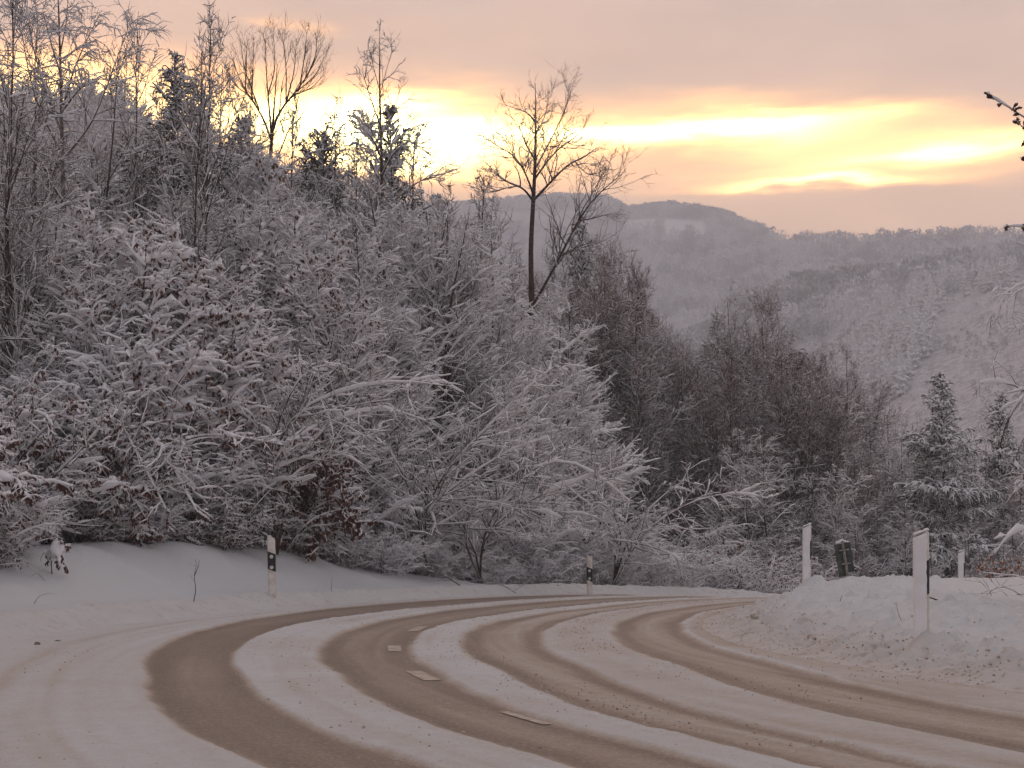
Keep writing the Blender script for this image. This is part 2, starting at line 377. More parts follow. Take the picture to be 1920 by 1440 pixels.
TD = np.array([0, 60, 100, 200, 300, 400, 500, 700, 900, 1200, 1600, 1900, 2300, 9000.])
TE = np.array([  # tan(elevation) of the ground by distance (columns of TD) for each azimuth
 [.0, .01, .01, .01, .02, .03, .04, .06, .08, .12, .16, .18, .15, .0],
 [.0, .01, .09, .19, .19, .19, .19, .19, .19, .195, .2, .205, .16, .0],
 [.0, .01, .09, .19, .19, .19, .19, .19, .19, .195, .2, .212, .16, .0],
 [.0, .00, .04, .11, .12, .12, .12, .12, .12, .15, .20, .214, .16, .0],
 [.0, -.02, -.03, -.03, -.02, .0, .02, .05, .09, .14, .20, .216, .16, .0],
 [.0, -.03, -.04, -.03, -.02, .0, .02, .06, .11, .15, .195, .211, .16, .0],
 [.0, -.035, -.04, -.03, -.01, .02, .06, .12, .152, .168, .193, .188, .14, .0],
 [.0, -.035, -.04, -.01, .03, .085, .13, .155, .158, .17, .194, .185, .14, .0],
 [.0, -.035, -.03, .0, .05, .11, .155, .172, .165, .17, .193, .185, .14, .0],
 [.0, -.03, -.02, .02, .08, .14, .18, .19, .18, .18, .19, .18, .14, .0],
 [.0, .01, .01, .02, .03, .05, .07, .1, .12, .14, .16, .16, .12, .0]])
RPX = np.array([(-600, 392), (300, 388), (840, 386), (950, 376), (1050, 368), (1140, 372), (1180, 394), (1260, 386), (1340, 400), (1370, 410), (1400, 428), (1450, 450), (1600, 457), (1920, 459), (2600, 460)], float)
def Hfar(x, y):
    D = np.hypot(x, y); a = np.arctan2(x, y)
    fa = np.interp(a, TAZ, np.arange(len(TAZ))); fd = np.interp(D, TD, np.arange(len(TD)))
    i = np.minimum(fa.astype(int), len(TAZ)-2); j = np.minimum(fd.astype(int), len(TD)-2); u = fa-i; v = fd-j
    u = u*u*(3-2*u)*.5+u*.5
    e = (TE[i, j]*(1-v)+TE[i, j+1]*v)*(1-u)+(TE[i+1, j]*(1-v)+TE[i+1, j+1]*v)*u
    re = (1027-np.interp(np.clip(a, -.6, .6), np.arctan((RPX[:, 0]-960)/FPX), RPX[:, 1]))/FPX*.985
    far = np.interp(a, np.arctan(np.array([840, 1400, 1460])/1. *0+np.array([-.04, .146, .17])), [1900, 1850, 1600])
    k = sst(D, 1100, far)*(1-sst(D, far, far+500)); e = e*(1-k)+re*k
    nz = fbm(x/90., y/90., 4, 5)*np.clip((D-150)*.03, 0, 14)*(1-.7*k)
    return 1.15+e*D+nz
def Hnear(x, y, fine=False):
    ph, R = polar(x, y); zr = zroad(ph); rb = Rberm(ph)
    d = R-rb; po = np.clip(d, 0, None)
    hb = np.interp(ph, [-60, -20, 0, 8, 13, 20, 25, 30, 36, 42, 52, 64, 90], [1.4, 1.2, .8, .75, 1.05, 1.15, .95, .5, .12, -.1, -.5, -1.2, -2.2])
    sl = np.interp(ph, [-60, 15, 30, 45, 60], [.07, .07, .02, -.05, -.09])
    out = .26*sst(d, -.35, .35)*(1-.35*sst(d, .5, 1.4))+hb*sst(d, .5, 3.4)+sl*np.clip(d-4, 0, 40)
    out = out*(R > 30)
    d2 = 26.1-R
    hi = np.interp(ph, [-60, -30, -12, 5, 17, 27, 36, 45, 60], [.35, .36, .40, .50, .62, .5, .32, .2, -.2])
    inn = hi*(.5*sst(d2, -.3, 1.5)+.5*sst(d2, .6, 2.4))-.0*d2
    inn = inn+np.interp(ph, [-60, 20, 60], [.02, .015, -.03])*np.clip(d2-3, 0, 15)
    inn = inn*(R < 29)
    z = zr+out+inn
    lump = sst(d2, -.1, .5)*(1-sst(d2, 2.2, 4.5))
    z = z+fbm(x*.35, y*.35, 3, 11)*.22*(sst(d, .5, 3)+sst(d2, .8, 3))+fbm(x*.8, y*.8, 2, 14)*.26*sst(d, .6, 2)*(1-sst(d, 8, 12))
    if fine:
        L1 = fbm(x*2.2, y*2.2, 4, 3); L2 = fbm(x*7, y*7, 3, 8)
        z = z+lump*(L1*.15+L2*.07+np.clip(fbm(x*3.2, y*3.2, 3, 71)-.08, 0, 1)*.3+np.clip(fbm(x*9., y*9., 2, 75)-.05, 0, .25)*.22)+.012*L1*(1-lump)+(.07*np.clip(L1, -.1, 1)+.06*np.clip(L2, 0, 1)+.12*np.clip(fbm(x*3.4, y*3.4, 3, 72)-.1, 0, 1))*sst(d, -.9, -.1)*(1-sst(d, .5, 1.2))
        for bx, by, hh, ww in MOUNDS: z = z+hh*np.exp(-(((x-bx)/ww)**2+((y-by)/ww)**2))
        z = z-.03*sst(R, 26.1, 26.35)*(1-sst(R, 33.75, 34.05))
    return z
MOUNDS = []
def H(x, y, fine=False):
    x = np.asarray(x, float); y = np.asarray(y, float); D = np.hypot(x, y)
    t = sst(D, 58, 90)
    back = sst(-y, -2, 25); zn = Hnear(x, y, fine)*(1-back)
    return zn*(1-t)+Hfar(x, y)*t
def ground_at(x, y): return float(H(np.array([x]), np.array([y]), True)[0])

# delineator posts: pixel of the base, distance, kind
POSTS = [('L', 511, 1118, 30.1, 1.11), ('L', 1106, 1115, 41.0, .98), ('R', 1728, 1190, 15.8, 1.0), ('R', 1513, 1091, 28.5, 1.0), ('R', 1803, 1109, 38.0, .95)]
PB = []
for k_, px, py, D, h_ in POSTS:
    q = at(px, py, D); PB.append(q)
    z0 = float(Hnear(np.array([q[0]]), np.array([q[1]]), True)[0])
    if k_ == 'R': MOUNDS.append((q[0], q[1], q[2]-z0-.13, 1.0)); MOUNDS.append((q[0]+.03, q[1]-.08, .19, .24))
    else: MOUNDS.append((q[0], q[1], q[2]-z0, .9))
q = at(1745, 1200, 15.6); MOUNDS.append((q[0]+.15, q[1]-.1, .05, .28))

RX = (-14., 16.); RY = (4.6, 48.); GS = .046
gx = np.arange(RX[0], RX[1]+GS/2, GS); gy = np.arange(RY[0], RY[1]+GS/2, GS)
XX, YY = np.meshgrid(gx, gy); ZZ = H(XX, YY, True)
ph_, R_ = polar(XX, YY)
dirt = (sst(R_, 24.4, 25.9)*(1-sst(R_, 27, 28))+.45*sst(R_, 33, 34.)*(1-sst(R_, Rberm(ph_), Rberm(ph_)+.8)))
nx, ny = len(gx), len(gy); ii = np.arange(nx*ny).reshape(ny, nx)
F = np.stack([ii[:-1, :-1], ii[:-1, 1:], ii[1:, 1:], ii[1:, :-1]], -1).reshape(-1, 4)
tag(link('ground', mesh('ground', np.stack([XX, YY, ZZ], -1), F, M['ground'], attrs={'dirt': dirt})), kind='structure')
# far sheet, polar round the origin; leaves a hole under the near sheet
rr_ = np.geomspace(.4, 2360, 600)
aa = np.r_[np.linspace(-math.pi, -.5, 60)[:-1], np.linspace(-.5, .5, 560), np.linspace(.5, math.pi, 60)[1:]]
AA, RR_ = np.meshgrid(aa, rr_); XX = RR_*np.sin(AA); YY = RR_*np.cos(AA); ZZ = H(XX, YY)
ph_, R_ = polar(XX, YY)
ZZ = ZZ-.05*sst(R_, 26.1, 26.35)*(1-sst(R_, 33.75, 34.05))*(np.hypot(XX, YY) < 90)
ins = (XX > RX[0]+.4) & (XX < RX[1]-.4) & (YY > RY[0]+.4) & (YY < RY[1]-.4)
ZZ = np.where(ins, ZZ-.3, ZZ-.03)
na, nr_ = len(aa), len(rr_); ii = np.arange(na*nr_).reshape(nr_, na)
F = np.stack([ii[:-1, :-1], ii[1:, :-1], ii[1:, 1:], ii[:-1, 1:]], -1).reshape(-1, 4)
F = F[:, ::-1]
F = F[~ins.ravel()[F].all(1)]
PXT = 960+FPX*np.tan(np.clip(AA, -1, 1))
fm = mesh('terrain', np.stack([XX, YY, ZZ], -1), F, M['ground'], attrs={'dirt': np.zeros(XX.shape), 'field': (((np.abs(PXT-1200) < 36) & (RR_ > 1490) & (RR_ < 1640)) | ((np.abs(PXT-1288) < 40) & (RR_ > 1470) & (RR_ < 1600))).astype(float)})
fm.materials.append(M['far'])
cen = RR_.ravel()[F[:, 0]] > 150; fm.polygons.foreach_set('material_index', cen.astype(np.int32))
tag(link('terrain', fm), kind='structure')

# ------------------------------------------------------------------ road
TP_ = [-25, -10, 5, 20, 45]
TR_ = dict(A=[32.55, 32.75, 33.2, 33.6, 33.5], B=[31.8, 31.92, 32.15, 31.9, 31.9], C=[31.1, 31.06, 31.1, 31.1, 31.1], D=[30.4, 30.1, 29.97, 29.55, 29.5],
           E=[30.0, 29.5, 29.39, 29.0, 29.0], F=[29.35, 28.6, 28.3, 28.1, 28.1], G=[28.6, 27.65, 27.42, 27.4, 27.4], H=[27.4, 26.65, 26.42, 26.5, 26.5])
phv = np.r_[np.arange(-80, -28, .6), np.arange(-28, 42, .14), np.arange(42, 112, .6)]; rv = np.arange(25.9, 34.35, .022)
PH, RV = np.meshgrid(phv, rv)
XR = OX-RV*np.cos(np.radians(PH)); YR = OY+RV*np.sin(np.radians(PH))
wob = fbm(PH*.25, RV*.0+3, 3, 2)*.14+fbm(PH*1.1, RV*1.2, 3, 4)*.05
Rw = RV+wob
bd = {k: np.interp(PH, TP_, v) for k, v in TR_.items()}
streak = fbm(RV*5.5, PH*.10, 4, 21); streak2 = fbm(RV*16, PH*.22, 3, 31); patch = fbm(XR*1.1, YR*1.1, 4, 41)
def within(o, i, so=.07, si=.07):   # 1 between radius i (inner) and o (outer)
    return sst(Rw, i-si, i+si)*(1-sst(Rw, o-so, o+so))
s = .93+patch*.25+streak*.25
s = s-.12*within(bd['G']+.6, bd['G'], .3, .2)-.12*within(bd['F'], bd['F']-.5, .2, .3)
def track(o, i, core, mid, ew):
    t = (Rw-i)/(o-i); k = within(o, i, ew, ew*.8)
    prof = mid+(core-mid)*np.maximum(np.exp(-((t-.13)/.13)**2), np.exp(-((t-.85)/.13)**2))
    return k, prof+streak*.35+streak2*.18+patch*.12
for o, i, core, mid, ew in (('A', 'B', .10, .2, .07), ('C', 'D', .12, .34, .09), ('E', 'F', .16, .58, .08), ('G', 'H', .16, .55, .08)):
    k, pr = track(bd[o], bd[i], core, mid, ew); s = s*(1-k)+pr*k
s = np.where(Rw < bd['H'], s*(1-.35*(1-sst(Rw, 25.9, 26.4))), s)
s = s-.25*sst(bd['H']-Rw, 0., .15)*(1-sst(bd['H']-Rw, .3, 1.2))
s = s-.1*sst(Rw, bd['A'], bd['A']+.1)*np.clip(patch*3+.2, 0, 1)
wb2 = fbm(PH*.06, RV*0+9, 2, 91)*.9
for r0, wd_, am in ((33.75, .09, .22), (33.35, .05, .14), (31.5, .05, .12), (28.95, .06, .12), (27.05, .05, .15), (29.75, .04, .10)):   # fainter single wheel marks
    s = s-am*np.exp(-((RV+wb2*(1 if r0 > 33 else .3)-r0)/wd_)**2)*np.clip(.6+fbm(PH*.5, RV*2, 3, int(r0*10))*1.6, 0, 1)
s = np.clip(s, 0, 1)
ZR = zroad(PH)+.006+.022*sst(s, .45, .9)+(fbm(XR*3, YR*3, 3, 6)*.012+np.clip(fbm(XR*9, YR*9, 2, 66), 0, 1)*.03)*sst(s, .55, .9)+.02*np.clip(fbm(XR*6, YR*6, 3, 67)+.1, 0, 1)*np.exp(-((s-.6)/.15)**2)
nr2, nc2 = RV.shape; ii = np.arange(nr2*nc2).reshape(nr2, nc2)
F = np.stack([ii[:-1, :-1], ii[:-1, 1:], ii[1:, 1:], ii[1:, :-1]], -1).reshape(-1, 4)
tag(link('road', mesh('road', np.stack([XR, YR, ZR], -1), F[:, ::-1], M['road'], attrs={'snow': s})), kind='structure')
# centre line dashes, partly under the snow strip
def dash(p0, p1, r, wd=.15):
    n = 24; p = np.linspace(p0, p1, n); V = []
    for q in p:
        for k, e in enumerate((-wd/2, wd/2)):
            R0 = r+e; V.append((OX-R0*math.cos(rad(q)), OY+R0*math.sin(rad(q)), float(zroad(q))+.0115))
    ii = np.arange(n-1)*2; F = np.stack([ii, ii+1, ii+3, ii+2], -1)
    tag(link('road_marking', mesh('road_marking', V, F, M['paint'])), kind='structure')
def bpr(px, py):
    d = at(px, py, 10)-CAM; t = -CAM[2]/d[2]; q = CAM+d*t; return q
for a, b in (((1035, 1361), (955, 1337)), ((812, 1278), (775, 1260)), ((741, 1223), (740, 1212)), ((768, 1185), (800, 1176))):
    qa, qb = bpr(*a), bpr(*b); pa, ra = polar(qa[0], qa[1]); pb, rb = polar(qb[0], qb[1])
    print('dash', pa, ra, pb, rb); dash(pa, pb, float(ra+rb)/2+(.0 if a[0] < 900 else .035), .15 if a[0] < 900 else .07)

# ------------------------------------------------------------------ haze
HZ = (-2400., 2400., -2400., 2400., -130., 452.)
hv = [(HZ[a], HZ[2+b], HZ[4+c]) for a in (0, 1) for b in (0, 1) for c in (0, 1)]
hm = mesh('haze', hv, [(0, 1, 3, 2), (4, 6, 7, 5), (0, 4, 5, 1), (2, 3, 7, 6), (0, 2, 6, 4), (1, 5, 7, 3)], M['snow'], smooth=False)
mh = bpy.data.materials.new('valley_haze'); mh.use_nodes = True; mh.node_tree.nodes.clear()
vo = mh.node_tree.nodes.new('ShaderNodeVolumePrincipled'); vo.inputs['Density'].default_value = HAZE = .00095
vo.inputs['Color'].default_value = (.88, .91, .98, 1); vo.inputs['Anisotropy'].default_value = .1
oo = mh.node_tree.nodes.new('ShaderNodeOutputMaterial'); mh.node_tree.links.new(vo.outputs[0], oo.inputs['Volume'])
hm.materials.clear(); hm.materials.append(mh)
tag(link('haze', hm), kind='stuff')

# ------------------------------------------------------------------ tree models
for k in range(4): proto(f'bare{k}', bare_tree(100+k, 9, nb=52, snow=(.045, .055, .05, .06)[k], sag=(.05, .2, .0, .12)[k], l1=(.33, .38, .3, .36)[k], leafy=0))
for k in range(2): proto(f'bareleaf{k}', bare_tree(140+k, 8, nb=44, snow=.055, sag=.15, l1=.32, leafy=1.2))
for k in range(3): proto(f'beech{k}', bare_tree(200+k, 6, nb=50, snow=.075, sag=.35, l1=.40, l2=11, leafy=(2.4, 1.2, 3.)[k], tlo=.05, k1=1.1))
for k in range(4): proto(f'arch{k}', arch_shrub(300+k, 3., stems=(24, 20, 26, 18)[k], snow=(.075, .06, .085, .055)[k], leafy=(0, .8, 0, 1.5)[k]))
for k in range(2): proto(f'archleaf{k}', arch_shrub(340+k, 2.7, stems=24, snow=.085, leafy=7., k=1.25))
for k in range(4): proto(f'brush{k}', brush_tree(400+k, 9, snow=(.012, .016, .022, .02)[k], nb=(60, 54, 58, 62)[k], bare=(.5, .4, .35, .3)[k], spread=(.32, .38, .3, .36)[k]))
for k in range(2): proto(f'brushsnow{k}', bare_tree(430+k, 6.5, nb=44, l1=.26, l2=8, l3=6, ang=.85, snow=.03, sag=.2, lift=.25, r0=.045, bare=.25, tlo=.06, twig='twig', flat=.9, stems=2))
for k in range(2): proto(f'whip{k}', bare_tree(450+k, 8, nb=30, l1=.34, l2=9, l3=5, ang=.5, snow=.02, sag=-.1, lift=.2, r0=.05, bare=.3, flat=1, stems=2))
for k in range(3): proto(f'spruce{k}', spruce(500+k, 9, wr=(.27, .3, .22)[k], snow=(.045, .055, .042)[k], nr=.024, dens=1.1))
for k in range(2): proto(f'darkspruce{k}', spruce(520+k, 10, wr=(.32, .30)[k], pw=(.85, .68)[k], snow=.026, nr=.024, droop=.15, bare=.4, dens=1.05))
proto('ragged', spruce(530, 13, wr=.34, pw=.9, snow=.035, nr=.022, droop=.35, bare=.3, dens=.9))
for k in range(3): proto(f'smallspruce{k}', spruce(540+k, 7, wr=(.22, .25, .2)[k], whorls=26, snow=.30, nr=.055, dens=.6, droop=.7))

def put(pn, px, D, top=None, h=None, rz=None, label='', cat='tree', group=None, name='bare_tree', h0=9., z=None, tilt=(0, 0), smin=.4):
    q = at(px, 1027, D); gz = ground_at(q[0], q[1]) if z is None else z
    if top is not None: h = at(px, top, D)[2]-gz
    s = max(h/h0, smin)
    r = RNG.uniform(0, 6.28) if rz is None else rz
    return place(pn, (q[0], q[1], gz-.1), r, min(max(s, .6), 1.35) if s > .3 else s, label, cat, group, name, sz=s, tilt=tilt)
RNG = np.random.default_rng(7)
TOPX = [-200, 0, 200, 300, 500, 640, 800, 900, 1000, 1100, 1200, 1250, 1350, 1500, 1600, 1700, 1800, 1920, 2200]
TOPY = [140, 150, 190, 225, 285, 325, 375, 410, 500, 560, 570, 640, 660, 650, 690, 760, 805, 790, 760]
def topy(px): return float(np.interp(px, TOPX, TOPY))
L_BACK = 'slender bare tree crusted with snow in the dense thicket on the left of the bend'
L_LEAF = 'snow-laden young beech keeping brown withered leaves, in the thicket above the left bank'
L_BR = 'dark reddish-brown fine-twigged bare tree in the wood beyond the right-hand end of the thicket'
L_BRS = 'low brown bush of fine twigs lightly streaked with snow below the hazy slope on the right'
# thicket on the left: rows going back
for D0, D1, step, jit in ((33, 37, 62, 40), (38, 44, 54, 50), (45, 54, 46, 60), (56, 68, 36, 70), (70, 88, 34, 50), (90, 125, 38, 40)):
    px = -90.
    while px < 1130+(D0-33)*2:
        px += step*RNG.uniform(.7, 1.3); D = RNG.uniform(D0, D1); q = at(px, 1027, D)
        ph, R = polar(q[0], q[1])
        if R < 38.0 or px > (1120 if D0 < 70 else 960 if D0 < 90 else 880): continue
        t = topy(px)+RNG.uniform(0, 1)**1.3*(40+jit)+ (190 if D < 38 else 90 if D < 45 else 20 if D < 56 else 0)
        if D < 45 and px < 760 and RNG.random() < (.45 if D < 38 else .2):
            put(f'beech{RNG.integers(3)}', px, D, top=max(t, 430), h0=6., label=L_LEAF, group='brown-leaved beeches in the left thicket', name='leafy_beech')
        elif RNG.random() < .15 and D < 60:
            put(f'bareleaf{RNG.integers(2)}', px, D, top=t, h0=8., label=L_LEAF, group='brown-leaved beeches in the left thicket', name='leafy_beech')
        else:
            put(f'bare{RNG.integers(4)}', px, D, top=t, label=L_BACK, group='snow-covered bare trees of the left thicket', name='bare_tree')
for px, D, t in ((165, 50, 165), (215, 57, 150), (275, 52, 185), (395, 50, 120), (455, 62, 190), (545, 52, 205), (625, 57, 215), (655, 49, 260), (690, 60, 225), (130, 60, 200), (345, 58, 200), (480, 50, 260)):
    put(f'whip{px%2}' if px % 3 else f'bare{px%4}', px, D, top=t, h0=8 if px % 3 else 9, name='bare_tree', label='slim whip-branched tree', group='whip-branched trees in the thicket')
# arching shrubs along the foot of the thicket
n_s = 0
for Rr, phs, hh in ((38.0, np.arange(-5, 50, 1.5), 1.25), (39.2, np.arange(-4, 58, 1.75), 2.6), (41.2, np.arange(-6, 60, 2.2), 3.4)):
    for p in phs:
        p = p+RNG.uniform(-.7, .7); R = Rr+RNG.uniform(-.5, .5)+np.interp(p, [0, 14, 20, 30, 60], [0., .4, -.2, -.9, -1.2])
        x = OX-R*math.cos(rad(p)); y = OY+R*math.sin(rad(p)); px = 960+FPX*x/y
        lf = px < 640 and RNG.random() < .45
        h = hh*RNG.uniform(.8, 1.15)*np.interp(px, [0, 600, 1000, 1300], [1., 1.05, 1., .85])
        pn = f'archleaf{RNG.integers(2)}' if lf else f'arch{RNG.integers(4)}'
        place(pn, (x, y, ground_at(x, y)-.08), RNG.uniform(0, 6.28), h/3., ('low beech shrub with brown leaves bowed by snow at the foot of the left thicket' if lf else
              'leafless shrub with arching snow-heaped stems at the foot of the thicket along the road bank'), 'shrub',
              'brown-leaved shrubs along the left bank' if lf else 'arching snowy shrubs along the bank', 'snowy_shrub')
# right-hand wood
for D0, D1, step in ((57, 62, 40), (63, 70, 32), (71, 80, 34), (82, 98, 36)):
    px = 940. if D0 > 60 else 1330.
    while px < 2010:
        px += step*RNG.uniform(.7, 1.3); D = RNG.uniform(D0, D1)
        t = float(np.interp(px, [940, 1000, 1060, 1130, 1190, 1230, 1265, 1350, 1440, 1520, 1600, 1700, 1800, 1920, 2200], [500, 500, 520, 490, 500, 570, 645, 650, 630, 650, 690, 760, 805, 785, 760]))
        t += RNG.uniform(0, 1)**1.5*90+(130 if D < 63 else 20 if D < 71 else 0)
        if px < 1560 and D > 62:
            put(f'brush{RNG.integers(4)}', px, D, top=t, label=L_BR, group='dark brown trees of the right-hand wood', name='brown_tree')
        else:
            put(f'brushsnow{RNG.integers(2)}', px, D, top=t+20, h0=6.5, label=L_BRS, group='lightly snowed bushes on the right', name='brown_bush', cat='bush')
# ------------------------------------------------------------------ trees one can single out
put('ragged', 312, 46, top=92, rz=1., name='spruce_tree', label='tall spruce with pointed snowy top rising into the sunset on the left', h0=13)
put('darkspruce0', 440, 55, top=214, h0=10, name='spruce_tree', label='dark ragged spruce top between the tall spruce and the fan-crowned tree')
put('darkspruce1', 597, 58, top=236, h0=10, name='spruce_tree', label='dark broad-topped spruce silhouetted in front of the brightest sunset glow')
put('darkspruce0', 728, 60, top=285, rz=2.5, name='spruce_tree', label='dark spruce behind the thin birch with the long spindly tip')
put('spruce1', 815, 66, top=365, name='spruce_tree', label='small snowy spruce top just left of the far hill')
put('spruce0', 1095, 72, top=395, name='spruce_tree', label='snowy spruce behind the fork of the tall solitary bare tree')
put('spruce1', 1352, 78, top=585, name='spruce_tree', label='snow-hung spruce tip left of the tall twiggy crowns in the right-hand wood')
put('darkspruce1', 1500, 74, top=650, h0=10, name='spruce_tree', label='dark spruce with snowy drooping boughs in the middle of the right-hand wood')
put('spruce0', 1770, 62, top=695, rz=2., name='spruce_tree', label='lone dark green spruce with snowy tiers left of the right edge', h0=9)
put('spruce2', 1885, 66, top=735, name='spruce_tree', label='slim spruce half hidden near the right edge of the picture')
put('spruce1', 700, 70, top=330, name='spruce_tree', label='spruce in the back row left of the birch with the spindly tip')
for px, D, t, lb in ((10, 34, -60, 'grey-barked tree rising out of the picture at the far left edge'), (365, 40, 40, 'straight dark-trunked young tree with whip-like tips above the tall spruce'),
                     (250, 44, 60, 'thin bare tree leaning right, left of the tall spruce'), (60, 39, 60, 'upright bare tree between the far left trunk and the drooping birch'), (170, 42, 90, 'bushy-topped bare tree right of the drooping birch'), (885, 50, 330, 'thin whip-like tree at the right shoulder of the thicket')):
    put('whip0' if px != 365 else 'whip1', px, D, top=t, h0=8, name='bare_tree', label=lb)
for px, D, t in ((760, 48, 250), (845, 46, 370), (925, 60, 400), (1045, 66, 470)):
    put(f'whip{px%2}', px, D, top=t, h0=8, name='bare_tree', label='slim whip-branched tree standing up through the right half of the left thicket', group='whip-branched trees in the thicket')
for px, D, t, lb in ((1145, 66, 462, 'tallest dark brown bare tree, right of the solitary tree, against the misty hill'), (1200, 70, 520, 'brown fine-twigged tree on the right flank of the tallest brown one'),
                     (1375, 70, 560, 'upright twiggy crown standing above the right-hand wood, left of a pair'), (1445, 72, 555, 'upright twiggy crown standing above the right-hand wood, right of a pair'),
                     (1590, 76, 655, 'brown pointed tree in front of the snowy plantation')):
    put(f'brush{px%4}', px, D, top=t, name='brown_tree', label=lb)

def traced(nm, label, trunk, limbs, seed, tw=8, snow=.02, bark='bark', l2len=(.16, .3), t0=.25, cat='tree', l3=4, ang=.7, lift=.25, sag=.1, base=None, r3=.0065):
    """tree whose main limbs follow measured points: lists of (px, py, distance, radius)"""
    rng = np.random.default_rng(seed)
    def line(pts, n):
        W = np.array([at(p[0], p[1], p[2]) for p in pts]); P = resample(W, n)
        s = np.r_[0, np.cumsum(np.linalg.norm(np.diff(W, axis=0), axis=1))]
        R = np.interp(np.linspace(0, s[-1], n), s, [p[3] for p in pts]); return P[None], R[None]
    TP, TR = line(trunk, 16)
    b = TP[0, 0].copy(); b[2] = ground_at(b[0], b[1])-.3; TP = np.concatenate([b[None, None], TP], 1); TR = np.concatenate([TR[:, :1]*1.15, TR], 1)
    Ls = [line(l, 12) for l in limbs]; LP = np.concatenate([a[0] for a in Ls]); LR = np.concatenate([a[1] for a in Ls])
    org = b.copy()
    AP = LP; AR = LR
    cnt = np.maximum((plen(AP)*tw/3).astype(int), 3)
    B2, R2 = grow(rng, AP, AR, cnt, t0, 1., ang, .2, lambda t, p, u: p*(l2len[0]+(l2len[1])*(1-t))*(.5+.9*u)+.25, 7, .13, sag, lift, .6, flat=.9, rmin=r3*1.3)
    B2b, R2b = grow(rng, TP[:, 6:], TR[:, 6:], tw*2, .3, 1., ang+.2, .2, lambda t, p, u: (.4+1.3*u*(1.1-t)), 7, .13, sag, lift, .5, flat=.9, rmin=r3*1.3)
    B2 = np.concatenate([B2, B2b]); R2 = np.concatenate([R2, R2b])
    B3, R3 = grow(rng, B2, R2, l3, .15, 1., .75, .25, lambda t, p, u: (.35*p+.15)*(.5+.9*u), 5, .16, sag, lift, .7, rmin=r3)
    B4, R4 = grow(rng, B3, R3, 2, .2, 1., .75, .25, lambda t, p, u: (.4*p+.08)*(.5+.9*u), 3, .16, sag, lift, .8, rmin=r3*.85)
    e = link(nm, None); e.location = org; tag(e, label, cat); e.empty_display_size = .3
    def part(pn, vf, mk):
        V, F = cat_vf([v for v in vf if len(v[1])]); link(pn, mesh(pn, V-org, F, M[mk]), e)
    part('trunk', [tube(TP, TR, 8), tube(LP, LR, 6)], bark)
    part('branches', [tube(B2, R2, 4), tube(B3, R3, 3), tube(B4, R4, 3)], 'bark')
    if snow: part('snow_cover', [snowtube(rng, LP, LR*.8, snow*2.6, 5), snowtube(rng, B2, R2, snow*1.5), snowtube(rng, B3, R3, snow), snowtube(rng, B4, R4, snow*.6)], 'snow')
    return e
D = 56.
traced('solitary_tree', 'tall solitary bare tree with open spreading crown standing out against the bright sky',
    [(995, 690, D, 0.115), (998, 570, D, 0.101), (994, 470, D, 0.090), (1000, 380, D, 0.079), (1003, 320, D, 0.061), (1005, 240, D, 0.036), (1003, 195, D, 0.022), (1004, 155, D, 0.006)],
    [[(1000, 376, D, 0.050), (1025, 350, D-.4, 0.043), (1050, 322, D-.9, 0.036), (1072, 303, D-1.2, 0.029), (1092, 299, D-1.4, 0.018), (1108, 285, D-1.5, 0.006)],
     [(1000, 378, D, 0.043), (982, 352, D-.5, 0.036), (958, 345, D-.9, 0.030), (935, 333, D-1.2, 0.022), (915, 308, D-1.3, 0.006)],
     [(975, 348, D-.6, 0.025), (950, 352, D-1, 0.022), (925, 360, D-1.2, 0.014), (906, 357, D-1.4, 0.006)],
     [(1000, 366, D, 0.043), (990, 335, D+.4, 0.032), (975, 305, D+.8, 0.029), (955, 283, D+1.1, 0.022), (935, 277, D+1.3, 0.014), (914, 262, D+1.4, 0.006)],
     [(962, 290, D+.9, 0.018), (945, 258, D+1.1, 0.013), (925, 245, D+1.2, 0.006)],
     [(1003, 335, D, 0.040), (1028, 300, D-.5, 0.029), (1052, 274, D-.8, 0.022), (1072, 264, D-1, 0.014), (1086, 250, D-1, 0.006)],
     [(1003, 318, D, 0.036), (1022, 282, D+.8, 0.027), (1042, 245, D+1.2, 0.020), (1056, 212, D+1.4, 0.014), (1068, 190, D+1.5, 0.010), (1073, 160, D+1.5, 0.004)],
     [(1003, 300, D, 0.029), (985, 270, D-1., 0.022), (975, 240, D-1.4, 0.013), (968, 225, D-1.6, 0.005)],
     [(1004, 230, D, 0.025), (990, 212, D-.4, 0.018), (972, 205, D-.7, 0.011), (950, 198, D-.8, 0.004)],
     [(1004, 250, D, 0.025), (1020, 225, D+.6, 0.016), (1026, 195, D+1, 0.010), (1028, 172, D+1.1, 0.004)],
     [(1078, 302, D-1.3, 0.022), (1090, 318, D-1.6, 0.017), (1108, 330, D-1.8, 0.014), (1125, 322, D-1.9, 0.006)],
     [(997, 576, D, 0.054), (1018, 540, D-.4, 0.050), (1042, 498, D-.8, 0.045), (1066, 450, D-1.2, 0.040), (1086, 408, D-1.6, 0.032), (1110, 372, D-1.9, 0.025), (1138, 348, D-2.1, 0.016), (1172, 322, D-2.2, 0.006)],
     [(1084, 412, D-1.5, 0.025), (1102, 412, D-1.2, 0.022), (1130, 404, D-1, 0.014), (1158, 398, D-.9, 0.005)],
     [(1112, 370, D-1.9, 0.018), (1122, 345, D-2, 0.013), (1126, 318, D-2.1, 0.005)],
     [(994, 588, D, 0.050), (972, 568, D-.8, 0.036), (950, 556, D-1.4, 0.022), (925, 545, D-1.8, 0.007)]],
    11, tw=12, snow=.010, l2len=(.15, .28), l3=6, r3=.0055)
D = 60.
fan = []
def fl(*p, r=.024):
    dd = RNG.uniform(-1.2, 1.2); n = len(p)
    fan.append([(x, y, D+dd*i/(n-1), r*(1-i/(n-1))**.8+.005) for i, (x, y) in enumerate(p)])
